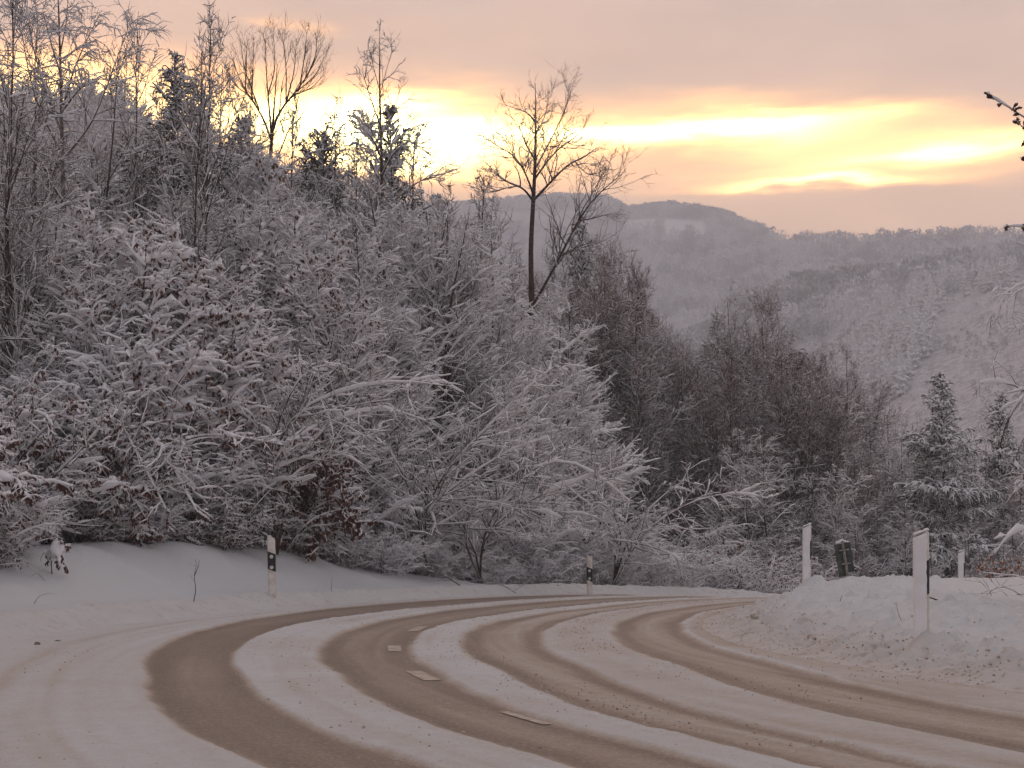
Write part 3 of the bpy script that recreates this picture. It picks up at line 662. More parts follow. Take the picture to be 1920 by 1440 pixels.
fl((508, 262), (495, 222), (472, 186), (448, 150), (432, 98), r=.045); fl((508, 262), (516, 220), (536, 192), (562, 165), (588, 122), (603, 84), r=.05)
fl((509, 258), (505, 205), (500, 150), (497, 72), r=.04); fl((472, 186), (474, 135), (476, 72)); fl((536, 192), (537, 130), (529, 58)); fl((562, 165), (570, 112), (576, 58))
fl((556, 172), (592, 142), (613, 96)); fl((486, 205), (458, 130), (450, 72)); fl((502, 180), (516, 130), (513, 64)); fl((468, 180), (440, 160), (418, 118)); fl((536, 192), (552, 135), (556, 74))
fl((548, 180), (585, 165), (608, 140)); fl((506, 330), (530, 272), (545, 232), (566, 222), r=.03); fl((545, 232), (556, 205), (560, 180), r=.02); fl((460, 168), (462, 120), (462, 84)); fl((575, 145), (592, 105), (594, 72))
traced('fan_tree', 'bare tree with a fan of upright twigs against the clouds, right of the tall spruce',
    [(503, 700, D, .1), (504, 400, D, .085), (506, 310, D, .075), (509, 258, D, .06), (514, 205, D, .03), (520, 120, D, .01)], fan, 12, tw=9, snow=.0, ang=.38, lift=.45, sag=0., l2len=(.12, .26), t0=.25, l3=4, r3=.0055)
D = 50.
traced('birch_tree', 'birch with a long spindly leafless tip rising highest in the middle of the left thicket',
    [(722, 700, D, .07), (720, 500, D, .06), (716, 330, D, .05), (713, 220, D, .035), (711, 130, D, .02), (712, 58, D, .005)],
    [[(716, 330, D, .03), (735, 290, D-.5, .02), (765, 262, D-1, .015), (785, 275, D-1.3, .006)], [(716, 340, D, .03), (690, 300, D+.5, .02), (668, 262, D+1, .015), (655, 275, D+1.2, .006)],
     [(714, 250, D, .025), (735, 215, D+.4, .015), (750, 170, D+.6, .006)], [(713, 235, D, .025), (695, 185, D-.4, .015), (678, 130, D-.8, .006)], [(712, 180, D, .015), (722, 140, D, .01), (735, 95, D, .004)],
     [(712, 170, D, .015), (700, 125, D, .01), (692, 90, D, .004)], [(716, 300, D, .03), (700, 262, D-.8, .018), (680, 240, D-1.2, .006)], [(715, 290, D, .03), (742, 262, D+.8, .018), (770, 240, D+1.1, .006)],
     [(718, 400, D, .03), (745, 370, D-.8, .02), (800, 330, D-1.6, .015), (830, 335, D-1.9, .005)]], 13, tw=10, snow=.018, ang=.6, l2len=(.15, .3), l3=4, r3=.006)
D = 37.
traced('birch_tree', 'tall thin birch with drooping snowy twigs crossing the glow near the left edge',
    [(122, 800, D, .07), (121, 500, D, .055), (117, 300, D, .045), (115, 180, D, .035), (112, 80, D, .025), (108, -30, D, .015), (106, -120, D, .005)],
    [[(117, 290, D, .03), (90, 240, D-.5, .022), (60, 170, D-1, .016), (40, 60, D-1.3, .008), (35, -20, D-1.4, .004)], [(116, 250, D, .03), (80, 160, D+.5, .02), (55, 60, D+.9, .01), (48, 0, D+1, .004)],
     [(116, 210, D, .03), (138, 130, D+.4, .02), (165, 70, D+.8, .012), (185, 30, D+1, .005)], [(114, 140, D, .025), (95, 80, D-.4, .015), (80, 20, D-.8, .006)], [(113, 100, D, .02), (125, 40, D, .012), (130, -40, D, .005)],
     [(118, 300, D, .03), (175, 230, D-.8, .018), (212, 130, D-1.2, .012), (245, 40, D-1.4, .005)], [(116, 210, D, .025), (150, 165, D-.6, .015), (185, 150, D-.9, .006)], [(113, 120, D, .02), (145, 90, D+.6, .012), (180, 85, D+.9, .005)],
     [(119, 380, D, .03), (80, 320, D-.8, .02), (40, 280, D-1.6, .015), (10, 260, D-1.9, .005)]], 14, tw=13, snow=.016, bark='grey', ang=.8, sag=.7, lift=.05, l2len=(.12, .3), l3=5, r3=.005)
D = 45.
for i, (a, b, c, d_, e_, lb) in enumerate(((795, 850, 805, 560, 840, 'left of three slim dark trunks above the middle of the bank'), (828, 880, 838, 600, 880, 'right of three slim dark trunks above the middle of the bank'),
                                           (812, 840, 815, 600, 800, 'middle of three slim dark trunks above the middle of the bank'), (430, 800, 412, 580, 372, 'slim dark forked trunk in front of the brown-leaved beeches'),
                                           (735, 650, 722, 520, 690, 'slim dark trunk beside the tan peeled stem in the thicket'))):
    t = 400 if i < 3 else 350
    traced('slim_tree', lb, [(a+8 if i < 3 else a, b+120, D, .055), (a, b, D, .05), (c, d_, D, .04), (e_, t, D, .008)],
           [[(a+(c-a)*.5, (b+d_)/2, D, .02), (a+(c-a)*.5+s_*35, (b+d_)/2-70, D-.4*s_, .012), (a+(c-a)*.5+s_*85, (b+d_)/2-120, D-.9, .005)] for s_ in (-1, 1)]+
           [[(c, d_, D, .02), (c+s_*25, d_-60, D+.4, .012), (c+s_*60, d_-130, D+.8, .005)] for s_ in (-1, 1)], 20+i, tw=7, snow=.035, ang=.7, l3=4, r3=.006)
D = 44.5
P = resample([at(742, 690, D), at(738, 640, D), at(733, 590, D), at(730, 550, D)], 8)[None]; b = P[0, 0].copy(); b[2] = ground_at(b[0], b[1])-.2; P = np.concatenate([b[None, None], P], 1)
e = link('broken_stem', None); e.location = b; tag(e, 'tan peeled stem without bark standing among dark trunks in the middle of the thicket', 'tree stem')
V, F = tube(P, np.linspace(.055, .035, 9)[None], 8); link('trunk', mesh('trunk', V-b, F, M['tan']), e)
V, F = snowtube(RNG, resample([P[0, -1]-[.06, 0, .01], P[0, -1], P[0, -1]+[.06, 0, .01]], 4)[None], np.full((1, 4), .03), .05, 6); link('snow_cap', mesh('snow_cap', V-b, F, M['snow']), e)

# young plantation of spruces on the hazy slope
poly = [(1490, 612), (1535, 590), (1600, 560), (1650, 545), (1720, 515), (1800, 492), (1880, 480), (1925, 470), (1925, 520), (1870, 530), (1790, 540), (1765, 590), (1745, 650), (1690, 745), (1640, 740), (1560, 690), (1500, 650)]
def inpoly(x, y, pl):
    c = False
    for i in range(len(pl)):
        x1, y1 = pl[i]; x2, y2 = pl[i-1]
        if (y1 > y) != (y2 > y) and x < (x2-x1)*(y-y1)/(y2-y1)+x1: c = not c
    return c
Dg = np.linspace(200, 640, 441)
def hit(px, py):
    """distance at which the line of sight meets the slope"""
    z = 1.15+(1027-py)/FPX*Dg; g = H((px-960)/FPX*Dg, Dg)
    k = np.nonzero(g > z)[0]; return Dg[k[0]] if len(k) else None
npl = 0
for py in np.arange(488, 770, 12.):
    for px in np.arange(1490, 1935, 15.):
        x_, y_ = px+RNG.uniform(-6, 6), py+RNG.uniform(-5, 5)
        if not inpoly(x_, y_-16, poly): continue
        Dh = hit(x_, y_)
        if Dh is None or npl >= 298: continue
        put(f'smallspruce{RNG.integers(3)}', x_, Dh, h=RNG.uniform(.8, 1.15)*np.interp(Dh, [300, 500], [7.4, 9.6]), h0=7., name='plantation_spruce', label='small snow-covered spruce in the dense plantation on the hazy slope',
            group='spruces of the hillside plantation'); npl += 1
print('plantation', npl, 'shrub/tree objects', len(COL.objects))

# far-off wood on the hills, one mass
def puffs(rng, N, h, kind):
    """leafless / snowy crowns seen from far off: small ragged facets through each crown"""
    K = 46 if kind != 2 else 40
    u = rng.random((N, K)); th = rng.random((N, K))*6.283
    if kind == 2: zz = u**.8; rad_ = .26*(1-zz)*rng.uniform(.5, 1, (N, K))+.02; zz = zz*1.
    else: zz = .25+.75*u; rad_ = .34*np.sqrt(np.clip(1-((zz-.62)/.42)**2, .02, 1))*np.sqrt(rng.random((N, K)))
    c = np.stack([rad_*np.cos(th), rad_*np.sin(th), zz], -1)*h[:, None, None]
    d1 = rng.normal(0, 1, (N, K, 3)); d1[..., 2] += (1.2 if kind != 2 else -.2); d1 = norm(d1)*(h[:, None, None]*(.10 if kind != 2 else .08)); d2 = norm(np.cross(d1, rng.normal(0, 1, (N, K, 3))))*(h[:, None, None]*.045)
    return c, d1, d2
def forest(nm, pts, hs, kind, seed, mk):
    rng = np.random.default_rng(seed); c, d1, d2 = puffs(rng, len(pts), hs, kind); c = c+pts[:, None]
    V = np.stack([c-d1, c+d2, c+d1, c-d2], 2).reshape(-1, 3)
    F = np.arange(len(V)).reshape(-1, 4)
    tr = np.stack([pts-[0, 0, 1.], pts+np.array([0, 0, 1.])*hs[:, None]*.75], 1); TV, TF = tube(tr, np.stack([hs*.016, hs*.006], 1), 3)
    V, F = cat_vf([(V, F), (TV, TF)])
    tag(link(nm, mesh(nm, V, F, M[mk], smooth=False)), 'hazy snow-dusted woodland covering the far hills' if nm == 'far_wood' else 'sparse snowy scrub on the open hazy slope', 'woodland' if nm == 'far_wood' else 'scrub', kind='stuff')
rng = np.random.default_rng(77)
def infield(px, D_, m=0.):
    return ((np.abs(px-1200) < 32+m) & (D_ > 1500-3*m) & (D_ < 1625)) | ((np.abs(px-1288) < 36+m) & (D_ > 1480-3*m) & (D_ < 1590))
def scatter(N, a0, a1, D0, D1, clear=True):
    a = rng.uniform(a0, a1, N); D = np.sqrt(rng.uniform(D0**2, D1**2, N)); x = D*np.sin(a); y = D*np.cos(a)
    n = fbm(x/160., y/220., 4, 60); k = n > (-.12 if clear else -9)
    a_, D_ = a[k], D[k]; px = 960+FPX*np.tan(a_)
    md = infield(px, D_, 6)
    md |= D_ > np.interp(a_, [.130, .172], [2060, 1400])+rng.uniform(-40, 40, len(D_))
    x, y = x[k][~md], y[k][~md]
    return np.stack([x, y, H(x, y)], 1)
p = scatter(15000, -.12, .4, 720, 2050); forest('far_wood', p, rng.uniform(9, 16, len(p)), 0, 1, 'wood')
p = scatter(2600, -.12, .4, 640, 1100, True); forest('far_wood', p, rng.uniform(8, 13, len(p)), 1, 4, 'wood')
p = scatter(3000, .14, .42, 260, 720, False); qx = 960+FPX*p[:, 0]/p[:, 1]; qy = 1027-FPX*(p[:, 2]-1.15)/p[:, 1]
p = p[np.array([not inpoly(a_, b_-8, poly) for a_, b_ in zip(qx, qy)])]; forest('hillside_scrub', p, rng.uniform(1.2, 3.2, len(p)), 1, 5, 'wood')
p = scatter(2500, -.5, -.12, 1500, 2050); forest('far_wood', p, rng.uniform(9, 16, len(p)), 0, 2, 'wood')
p = scatter(2600, .085, .235, 830, 1010, True); forest('far_wood', p, rng.uniform(9, 14, len(p)), 0, 7, 'darkwood')
# ridge line trees
a = np.r_[rng.uniform(math.atan(-120/FPX), math.atan(470/FPX), 420)]; D_ = 1860+rng.uniform(-30, 60, len(a)); x = D_*np.sin(a); y = D_*np.cos(a)
p = np.stack([x, y, H(x, y)], 1); forest('far_wood', p, rng.uniform(8, 14, len(p)), 2, 3, 'wood')
# row of beeches along the saddle, sky showing between the trunks
rowm = []
for k in range(3):
    pr = bare_tree(900+k, 16, nb=30, l1=.24, l2=5, l3=2, ang=.6, snow=0, sag=0, lift=.3, r0=.3, flat=1.)
    PROTO[f'row{k}'] = [('trunk', mesh('trunk', *pr[0][1][0], M['bark'])), ('branches', mesh('branches', *cat_vf([tube_ for tube_ in pr[1][1]]), M['bark']))]
for k, px in enumerate(np.linspace(1468, 1905, 58)):
    px = px+RNG.uniform(-3, 3); q = at(px, 1027, 1595+RNG.uniform(-15, 15))
    place(f'row{k%3}', (q[0], q[1], ground_at(q[0], q[1])-1), RNG.uniform(0, 6), RNG.uniform(.65, 1.1), 'distant bare tree in the row along the far ridge, right', 'tree', 'ridge trees on the far hill', 'ridge_tree')

# ------------------------------------------------------------------ delineator posts
def outline(wd, dp, n=20, off=0.):
    a = np.arange(n)*2*math.pi/n; c, s_ = np.cos(a), np.sin(a)
    return np.stack([(wd/2+off)*np.sign(c)*np.abs(c)**.55, (dp/2+off)*np.sign(s_)*np.abs(s_)**.75], 1)
def prism(ol, zb, zt, slope_b=0., slope_t=0., dome=0.):
    n = len(ol); V = []
    rows = [(1., zb, slope_b), (1., zt, slope_t), (.8, zt+dome*.7, slope_t), (.35, zt+dome, slope_t)]
    for k, z, sl in rows:
        V += [(x*k, y*k, z+sl*x) for x, y in ol]
    ii = np.arange(4*n).reshape(4, n); jj = np.roll(ii, -1, 1)
    F = np.stack([ii[:-1], jj[:-1], jj[1:], ii[1:]], -1).reshape(-1, 4)
    cap = [(ii[3][0], ii[3][k], ii[3][k+1], ii[3][k+1]) for k in range(1, n-1)]
    return np.array(V), F
def ring(ol, z0, z1, sl):
    n = len(ol); V = [(x, y, z0+sl*x) for x, y in ol]+[(x, y, z1+sl*x) for x, y in ol]
    a = np.arange(n); b = np.roll(a, -1); return np.array(V), np.stack([a, b, b+n, a+n], -1)
PL = ['white roadside post with black band, in front of the leafy beech on the left bank', 'smaller white roadside post with black band at the far end of the left bank',
      'largest roadside post, plastered with snow, on the right bank with snow heaped at its foot', 'snow-plastered roadside post on the crest of the right bank, left of the dark sign backs',
      'smallest snow-plastered roadside post, farthest back behind the right bank']
for (k_, px, py, D, h_), q, lb in zip(POSTS, PB, PL):
    e = link('delineator_post', None); e.location = q-np.array([0, 0, .03]); e.empty_display_size = .2
    tag(e, lb, 'road post', 'roadside posts')
    left = k_ == 'L'; wd = .148; dp = .12; sl = -.42 if left else .42
    e.rotation_euler = (0, rad(-2.2 if (left and px < 600) else -.6 if left else 1.2), -math.atan2(q[0], q[1])*(.7 if left else 1.)+(0. if left else .05))
    ol = outline(wd, dp)
    V, F = prism(ol, -.12, h_, 0, sl, .012); link('post_body', mesh('post_body', V, F, M['white']), e)
    V, F = ring(outline(wd, dp, 20, .0022), h_-.60, h_-.27, sl); bd_ = link('black_band', mesh('black_band', V, F, M['black'], smooth=False), e)
    if left:
        for dz_ in (-.345, -.545):
            n = 16; a = np.arange(n)*2*math.pi/n; V = [(0., -dp/2-.010, h_+dz_)]+[(.034*math.cos(t), -dp/2-.008, h_+dz_+.034*math.sin(t)) for t in a]+[(.037*math.cos(t), -dp/2+.004, h_+dz_+.037*math.sin(t)) for t in a]
            F = [(0, 1+i, 1+(i+1) % n, 1+(i+1) % n) for i in range(n)]
            me = bpy.data.meshes.new('reflector'); me.from_pydata(V, [], [(0, 1+i, 1+(i+1) % n) for i in range(n)]+[(1+i, 1+n+i, 1+n+(i+1) % n, 1+(i+1) % n) for i in range(n)]); me.materials.append(M['refl']); link('reflector', me, bd_)
        u = np.linspace(-.07, .07, 7); P = np.stack([u, u*0, h_+sl*u+.006], 1)[None]
        V, F = snowtube(RNG, P, np.full((1, 7), .008), .022, 6, wide=1.6, clump=.2); link('snow_cap', mesh('snow_cap', V, F, M['snow']), e)
    else:   # wind-blown snow stuck to the side facing us
        n = 14; zs = np.linspace(-.02, h_+.004, 26); xs = np.linspace(-wd/2-.006, wd/2-.022, n); V = []
        for j, z in enumerate(zs):
            for i, x in enumerate(xs):
                t = (x+wd/2)/wd; dpth = -dp/2-.012-.010*math.sin(math.pi*min(max(t, 0), 1))+RNG.normal(0, .0022)
                if i == 0: dpth = .01
                if i == n-1: dpth = -dp/2+.022; x = x+RNG.normal(0, .003)
                V.append((x, dpth, z+sl*x*(z/h_)))
        ii = np.arange(26*n).reshape(26, n); F = np.stack([ii[:-1, :-1], ii[:-1, 1:], ii[1:, 1:], ii[1:, :-1]], -1).reshape(-1, 4)
        V = np.array(V); back = V.copy(); back[:, 1] += .015; top = ii[-1]; m2 = len(V)
        F2 = np.stack([top[:-1], top[1:], top[1:]+m2, top[:-1]+m2], -1)
        link('snow_crust', mesh('snow_crust', np.concatenate([V, back]), np.concatenate([F, F2]), M['snow']), e)
        u = np.linspace(-.075, .075, 8); P = np.stack([u, u*0-.01, h_+sl*u+.004], 1)[None]
        V, F = snowtube(RNG, P, np.full((1, 8), .03), .03, 7, wide=1.3, clump=.25); link('snow_cap', mesh('snow_cap', V, F, M['snow']), e)

# ------------------------------------------------------------------ sign seen from behind
def box(cx, cy, cz, sx, sy, sz, bev=.0):
    V = np.array([(cx+a*sx/2, cy+b*sy/2, cz+c*sz/2) for a in (-1, 1) for b in (-1, 1) for c in (-1, 1)])
    return V, np.array([(0, 1, 3, 2), (4, 6, 7, 5), (0, 4, 5, 1), (2, 3, 7, 6), (0, 2, 6, 4), (1, 5, 7, 3)])
D = 34.; q = at(1596, 1100, D); e = link('road_sign', None); gz = ground_at(q[0], q[1]); e.location = (q[0], q[1], gz-.1); e.empty_display_size = .3
tag(e, 'pair of narrow dark sign panels seen from behind on a leaning pole beyond the bank', 'road sign')
e.rotation_euler = (0, rad(-8), rad(8)); zb = float(q[2]-gz)+.1
u = at(1590, 1016, D)[2]-q[2]
V, F = tube(np.array([[(0, 0, -.3), (0, 0, zb), (0, 0, zb+u*1.02)]], float), np.array([[.03, .03, .03]]), 10); link('pole', mesh('pole', V, F, M['pole']), e)
for sx, top_, hh, ry in ((-.088, u*.97, .68, .25), (.098, u*.98, .62, -.35)):
    V, F = box(0, 0, 0, .155, .012, hh); lip = [box(0, .012, hh/2-.004, .157, .03, .012), box(0, .012, -hh/2+.004, .157, .03, .012), box(-.075, .012, 0, .012, .031, hh-.02), box(.075, .012, 0, .012, .031, hh-.02)]
    V, F = cat_vf([(V, F)]+lip); o = link('sign_panel', mesh('sign_panel', V, F, M['panel'], smooth=False), e); o.location = (sx, .045, zb+top_-hh/2); o.rotation_euler = (0, 0, ry)
for zz in (.5, .18): V, F = box(0, -.005, zb+u-(.68-zz)*.9, .2, .085, .03); link('clamp', mesh('clamp', V, F, M['pole'], smooth=False), e)
P = np.array([[(-.14, .03, zb+u*.98), (-.05, .03, zb+u*.99), (.0, .03, zb+u*1.02), (.06, .03, zb+u*.99), (.16, .03, zb+u*.98)]]); V, F = snowtube(RNG, P, np.array([[.012, .02, .03, .02, .012]]), .05, 7, clump=.2)
link('snow_cap', mesh('snow_cap', V, F, M['snow']), e)

# ------------------------------------------------------------------ traced small growth
def sticks(nm, label, cat, lines, root, seed, l2=5, l3=3, snow=.015, mk='bark', r=.01, leafk=None, leafn=0, lift=.1, sag=.2, snow1=None, part='stems', ln=(.15, .3), r3=.0025, wide=.5):
    rng = np.random.default_rng(seed); Ps, Rs = [], []
    for l in lines:
        Ps.append(resample([at(*p[:3]) for p in l], 12)); Rs.append(np.linspace(l[0][3] if len(l[0]) > 3 else r, r*.25, 12))
    P = np.array(Ps); R = np.array(Rs); root = np.array(root)
    parts = [(P, R)]
    if l2:
        B2, R2 = grow(rng, P, R, np.maximum((plen(P)*l2).astype(int), 1), .15, 1, .95, .3, lambda t, p, u: p*(ln[0]+ln[1]*(1-t))*(.4+u), 6, .12, sag, lift, .6, rmin=r3*1.3); parts.append((B2, R2))
        if l3: B3, R3 = grow(rng, B2, R2, l3, .2, 1, .75, .25, lambda t, p, u: p*.4*(.4+u), 4, .14, sag, lift, .7, rmin=r3); parts.append((B3, R3))
    e = link(nm, None); e.location = root; e.empty_display_size = .2; tag(e, label, cat)
    V, F = cat_vf([tube(p_, r_, 5) for p_, r_ in parts]); link(part, mesh(part, V-root, F, M[mk]), e)
    if snow:
        vf = [snowtube(rng, p_, r_, (snow1 or snow) if i == 0 else snow*(.8 if i == 1 else .5), 6 if i == 0 else 4, wide=wide) for i, (p_, r_) in enumerate(parts)]
        vf = [v for v in vf if len(v[1])]
        if vf: V, F = cat_vf(vf); link('snow_cover', mesh('snow_cover', V-root, F, M['snow']), e)
    if leafn:
        V, F = cat_vf([leaves(rng, p_, leafn, leafk[1]) for p_, r_ in parts[1:]]); link('withered_leaves' if leafk[0] != 'needle' else 'needles', mesh('leaves', V-root, F, M[leafk[0]]), e)
    return e
D = 18.
b = at(2090, 1100, D); b[2] = ground_at(b[0], b[1])-.2
sticks('larch_tree', 'needled tree leaning in at the upper right edge, snow along its drooping branch tips', 'tree',
       [[(2090, 1150, D, .11), (2085, 700, D), (2080, 300, D), (2078, -60, D)],
        [(2082, 290, D, .02), (1985, 268, D-.2), (1915, 215, D-.3), (1848, 176, D-.4)], [(2082, 330, D, .02), (1990, 320, D), (1935, 262, D-.2), (1908, 228, D-.2)],
        [(2084, 470, D, .02), (1990, 462, D), (1930, 425, D), (1886, 424, D)], [(2084, 520, D, .02), (2000, 500, D), (1945, 470, D), (1905, 455, D)],
        [(2084, 380, D, .02), (2000, 360, D), (1960, 330, D), (1912, 295, D)], [(2080, 150, D, .02), (2010, 130, D), (1965, 90, D), (1930, 60, D)]],
       b, 60, l2=9, l3=3, snow=.02, mk='bark', r=.012, leafk=('twig', .024), leafn=45, lift=-.2, sag=.5, snow1=.026, ln=(.06, .10), r3=.003)
sticks('snowy_shrub', 'bowed branches thick with snow reaching in at the right edge above the lone spruce', 'shrub',
       [[(2060, 1150, D, .04), (2040, 900, D), (2010, 700, D), (1960, 520, D), (1925, 490, D), (1905, 505, D), (1888, 545, D)], [(2040, 900, D, .03), (2000, 700, D), (1950, 600, D), (1925, 594, D), (1902, 614, D)],
        [(2050, 1000, D, .03), (2010, 850, D), (1960, 760, D), (1905, 716, D), (1865, 707, D), (1836, 718, D)], [(1960, 760, D, .02), (1925, 735, D), (1900, 765, D), (1880, 810, D), (1870, 872, D)],
        [(2050, 1020, D, .03), (1990, 850, D), (1945, 790, D), (1918, 800, D), (1905, 838, D), (1903, 880, D)], [(2050, 1050, D, .03), (1990, 950, D), (1940, 900, D), (1912, 905, D), (1885, 945, D)],
        [(2050, 1080, D, .03), (1980, 1010, D), (1930, 985, D), (1890, 1000, D), (1865, 1040, D)]],
       b+np.array([-.2, 0, 0]), 61, l2=6, l3=3, snow=.03, r=.012, lift=-.1, sag=.6, snow1=.06, ln=(.12, .22), r3=.003)
D = 22.; b = at(1985, 1165, D); b[2] = ground_at(b[0], b[1])-.05
sticks('fallen_branches', 'tangle of thin dark twigs lying on the snow at the right edge of the bank', 'branches',
       [[(1985, 1165, D), (1920, 1120, D), (1885, 1095, D), (1850, 1108, D-.3), (1835, 1140, D-.5)], [(1985, 1165, D), (1930, 1140, D-.4), (1890, 1135, D-.6), (1855, 1160, D-.8)],
        [(1985, 1160, D), (1935, 1090, D), (1900, 1075, D), (1868, 1082, D)], [(1985, 1165, D), (1940, 1160, D-.6), (1905, 1150, D-.9), (1880, 1128, D-1.)], [(1985, 1165, D), (1920, 1155, D-1), (1870, 1150, D-1.2), (1838, 1165, D-1.4)],
        [(1985, 1150, D), (1935, 1110, D+.5), (1885, 1118, D+.6), (1862, 1136, D+.5)]], b, 62, l2=5, l3=2, snow=.014, r=.009, sag=.1, lift=.1, snow1=.02, ln=(.2, .3), r3=.0025)
D = 19.; b = at(1752, 1126, D); b = at(1815, 1152, D)
sticks('fallen_branch', 'single thin branch arching from behind the largest post to the snow', 'branch', [[(1735, 1118, D), (1762, 1126, D), (1790, 1137, D), (1820, 1152, D, .003)], [(1752, 1124, D, .005), (1782, 1138, D-.2), (1806, 1147, D-.2), (1816, 1156, D-.3)]], b, 63, l2=4, l3=1, snow=0, r=.009, ln=(.15, .2))
def heavy(label, root, lines, seed, D, **kw):
    b = at(*root, D); b[2] = ground_at(b[0], b[1])-.1
    sticks('snowy_shrub', label, 'shrub', [[(root[0], root[1], D, .03)]+[(x, y, D-.25*i) for i, (x, y) in enumerate(l)] for l in lines], b, seed, **{**dict(l2=7, l3=4, snow=.045, snow1=.085, r=.018, sag=.15, lift=.1, ln=(.10, .24), r3=.006, wide=.5), **kw})
heavy('shrub with one very thick snow-loaded limb reaching right above the nearer banded post', (520, 1040), [[(500, 850), (560, 752), (640, 738), (715, 708), (780, 716), (830, 722)], [(540, 900), (600, 800), (680, 762), (760, 770), (800, 790)], [(500, 850), (560, 690), (640, 672), (650, 690)]], 90, 35.)
heavy('shrub with fat snow rolls slanting up to the right at the far left edge', (-20, 1040), [[(-10, 960), (35, 858), (90, 795), (150, 752)], [(-5, 950), (60, 925), (110, 888), (165, 830), (198, 790)], [(-10, 900), (20, 800), (60, 760), (95, 775), (100, 800)], [(30, 1000), (100, 960), (170, 925), (230, 905)]], 91, 30., leafk=('leaf', .07), leafn=2)
heavy('shrub whose snow-heavy limbs slant down to the right at the left of the bank', (205, 1040), [[(200, 850), (215, 765), (262, 862), (290, 910), (312, 958)], [(230, 860), (300, 800), (322, 880), (350, 925), (372, 962)], [(220, 900), (300, 835), (380, 812), (440, 815), (495, 828)], [(180, 900), (160, 860), (110, 870), (70, 900)]], 92, 31.5, leafk=('leaf', .07), leafn=2)
heavy('drooping leafy shrub hanging over the nearer banded post', (585, 1068), [[(560, 900), (470, 800), (450, 790), (440, 820)], [(580, 900), (545, 822), (500, 850), (480, 920)], [(590, 920), (600, 850), (640, 900), (655, 985)], [(575, 930), (560, 860), (540, 930), (530, 1030)], [(600, 950), (640, 940), (680, 1000)], [(580, 950), (600, 900), (600, 1000), (595, 1045)]], 93, 36.5, leafk=('leaf', .10), leafn=9, snow=.05)
heavy('shrub with long level snow-covered limbs above the farther banded post', (900, 1085), [[(860, 1000), (880, 940), (960, 952), (1040, 962), (1090, 985)], [(900, 1000), (980, 880), (1060, 850), (1120, 890), (1180, 940)], [(900, 1000), (1000, 930), (1100, 900), (1180, 855)], [(890, 1020), (840, 960), (790, 930), (740, 925)]], 94, 41.)
heavy('shrub with crossing snowy stems rising right of the farther banded post', (1150, 1095), [[(1180, 1000), (1240, 930), (1300, 890)], [(1160, 1010), (1110, 1015), (1160, 1010), (1250, 1030), (1290, 1060)], [(1200, 1000), (1290, 940), (1380, 920), (1440, 935)], [(1170, 1000), (1130, 930), (1085, 890)]], 95, 46., snow=.05, snow1=.07)
heavy('shrub with steep slanting snowy limbs in the middle of the thicket', (800, 1065), [[(790, 960), (840, 870), (930, 790), (1010, 705), (1050, 680)], [(780, 970), (860, 905), (960, 840), (1030, 820)], [(780, 950), (740, 850), (680, 800), (650, 790)]], 96, 40., snow=.05, snow1=.07)
def onground(px, py, guess=(10, 60)):
    Ds = np.linspace(guess[0], guess[1], 1500); z = 1.15+(1027-py)/FPX*Ds; g = H((px-960)/FPX*Ds, Ds, True); k = np.nonzero(g >= z)[0]
    return Ds[k[0]] if len(k) else guess[1]
for nm, lb, lines, kw in (
    ('dry_stalk', 'crooked dark stalk standing alone in the snow left of the nearer banded post', [[(363, 1128), (368, 1105), (363, 1080), (370, 1055), (366, 1048)], [(364, 1080), (372, 1062), (374, 1050)]], dict(l2=4, l3=0, r=.009)),
    ('dry_stalk', 'bowed grass stalk arching over the snow at the far left', [[(64, 1132), (72, 1118), (88, 1112), (106, 1114)]], dict(l2=0, r=.006)),
    ('dry_stalk', 'pair of thin crossing stems on the snow below the snow-capped sapling', [[(85, 1088), (60, 1065), (20, 1050)], [(42, 1094), (62, 1078), (85, 1062)]], dict(l2=2, l3=0, r=.006)),
    ('dry_stalk', 'straight little stalk on the mound right of the nearer banded post', [[(622, 1110), (621, 1092), (624, 1078)]], dict(l2=3, l3=0, r=.005)),
    ('fallen_branch', 'long dark twig slanting down the bank above the middle of the road', [[(863, 1098), (842, 1085), (815, 1070), (790, 1062)]], dict(l2=4, l3=2, r=.012)),
    ('fallen_branch', 'fine snow-dusted twig sprawling right of the long slanting twig', [[(968, 1112), (945, 1098), (920, 1090), (905, 1075)], [(990, 1092), (970, 1104), (960, 1112)]], dict(l2=5, l3=2, r=.01)),
    ('fallen_branch', 'dark stick lying level on the bank left of the farther banded post', [[(1048, 1098), (1020, 1092), (990, 1094)], [(1050, 1108), (1035, 1103), (1020, 1106)]], dict(l2=4, l3=2, r=.012)),
    ('dry_stalk', 'tiny forked stalk on the right bank below the dark sign backs', [[(1575, 1128), (1577, 1120), (1580, 1115)]], dict(l2=3, l3=0, r=.004)),
    ('dry_stalk', 'thin bent stalk in the snow left of the largest post', [[(1690, 1163), (1684, 1150), (1680, 1128)]], dict(l2=2, l3=0, r=.004))):
    Dg_ = onground(*lines[0][0]); b = at(*lines[0][0], Dg_); sticks(nm, lb, 'twig' if nm != 'dry_stalk' else 'stalk', [[(x, y, Dg_) for x, y in l] for l in lines], b-np.array([0, 0, .01]), 70+len(lb), snow=.01 if 'snow' in lb else 0, mk='bark' if 'dark' in lb or nm != 'dry_stalk' else 'grass', r3=.003, **kw)
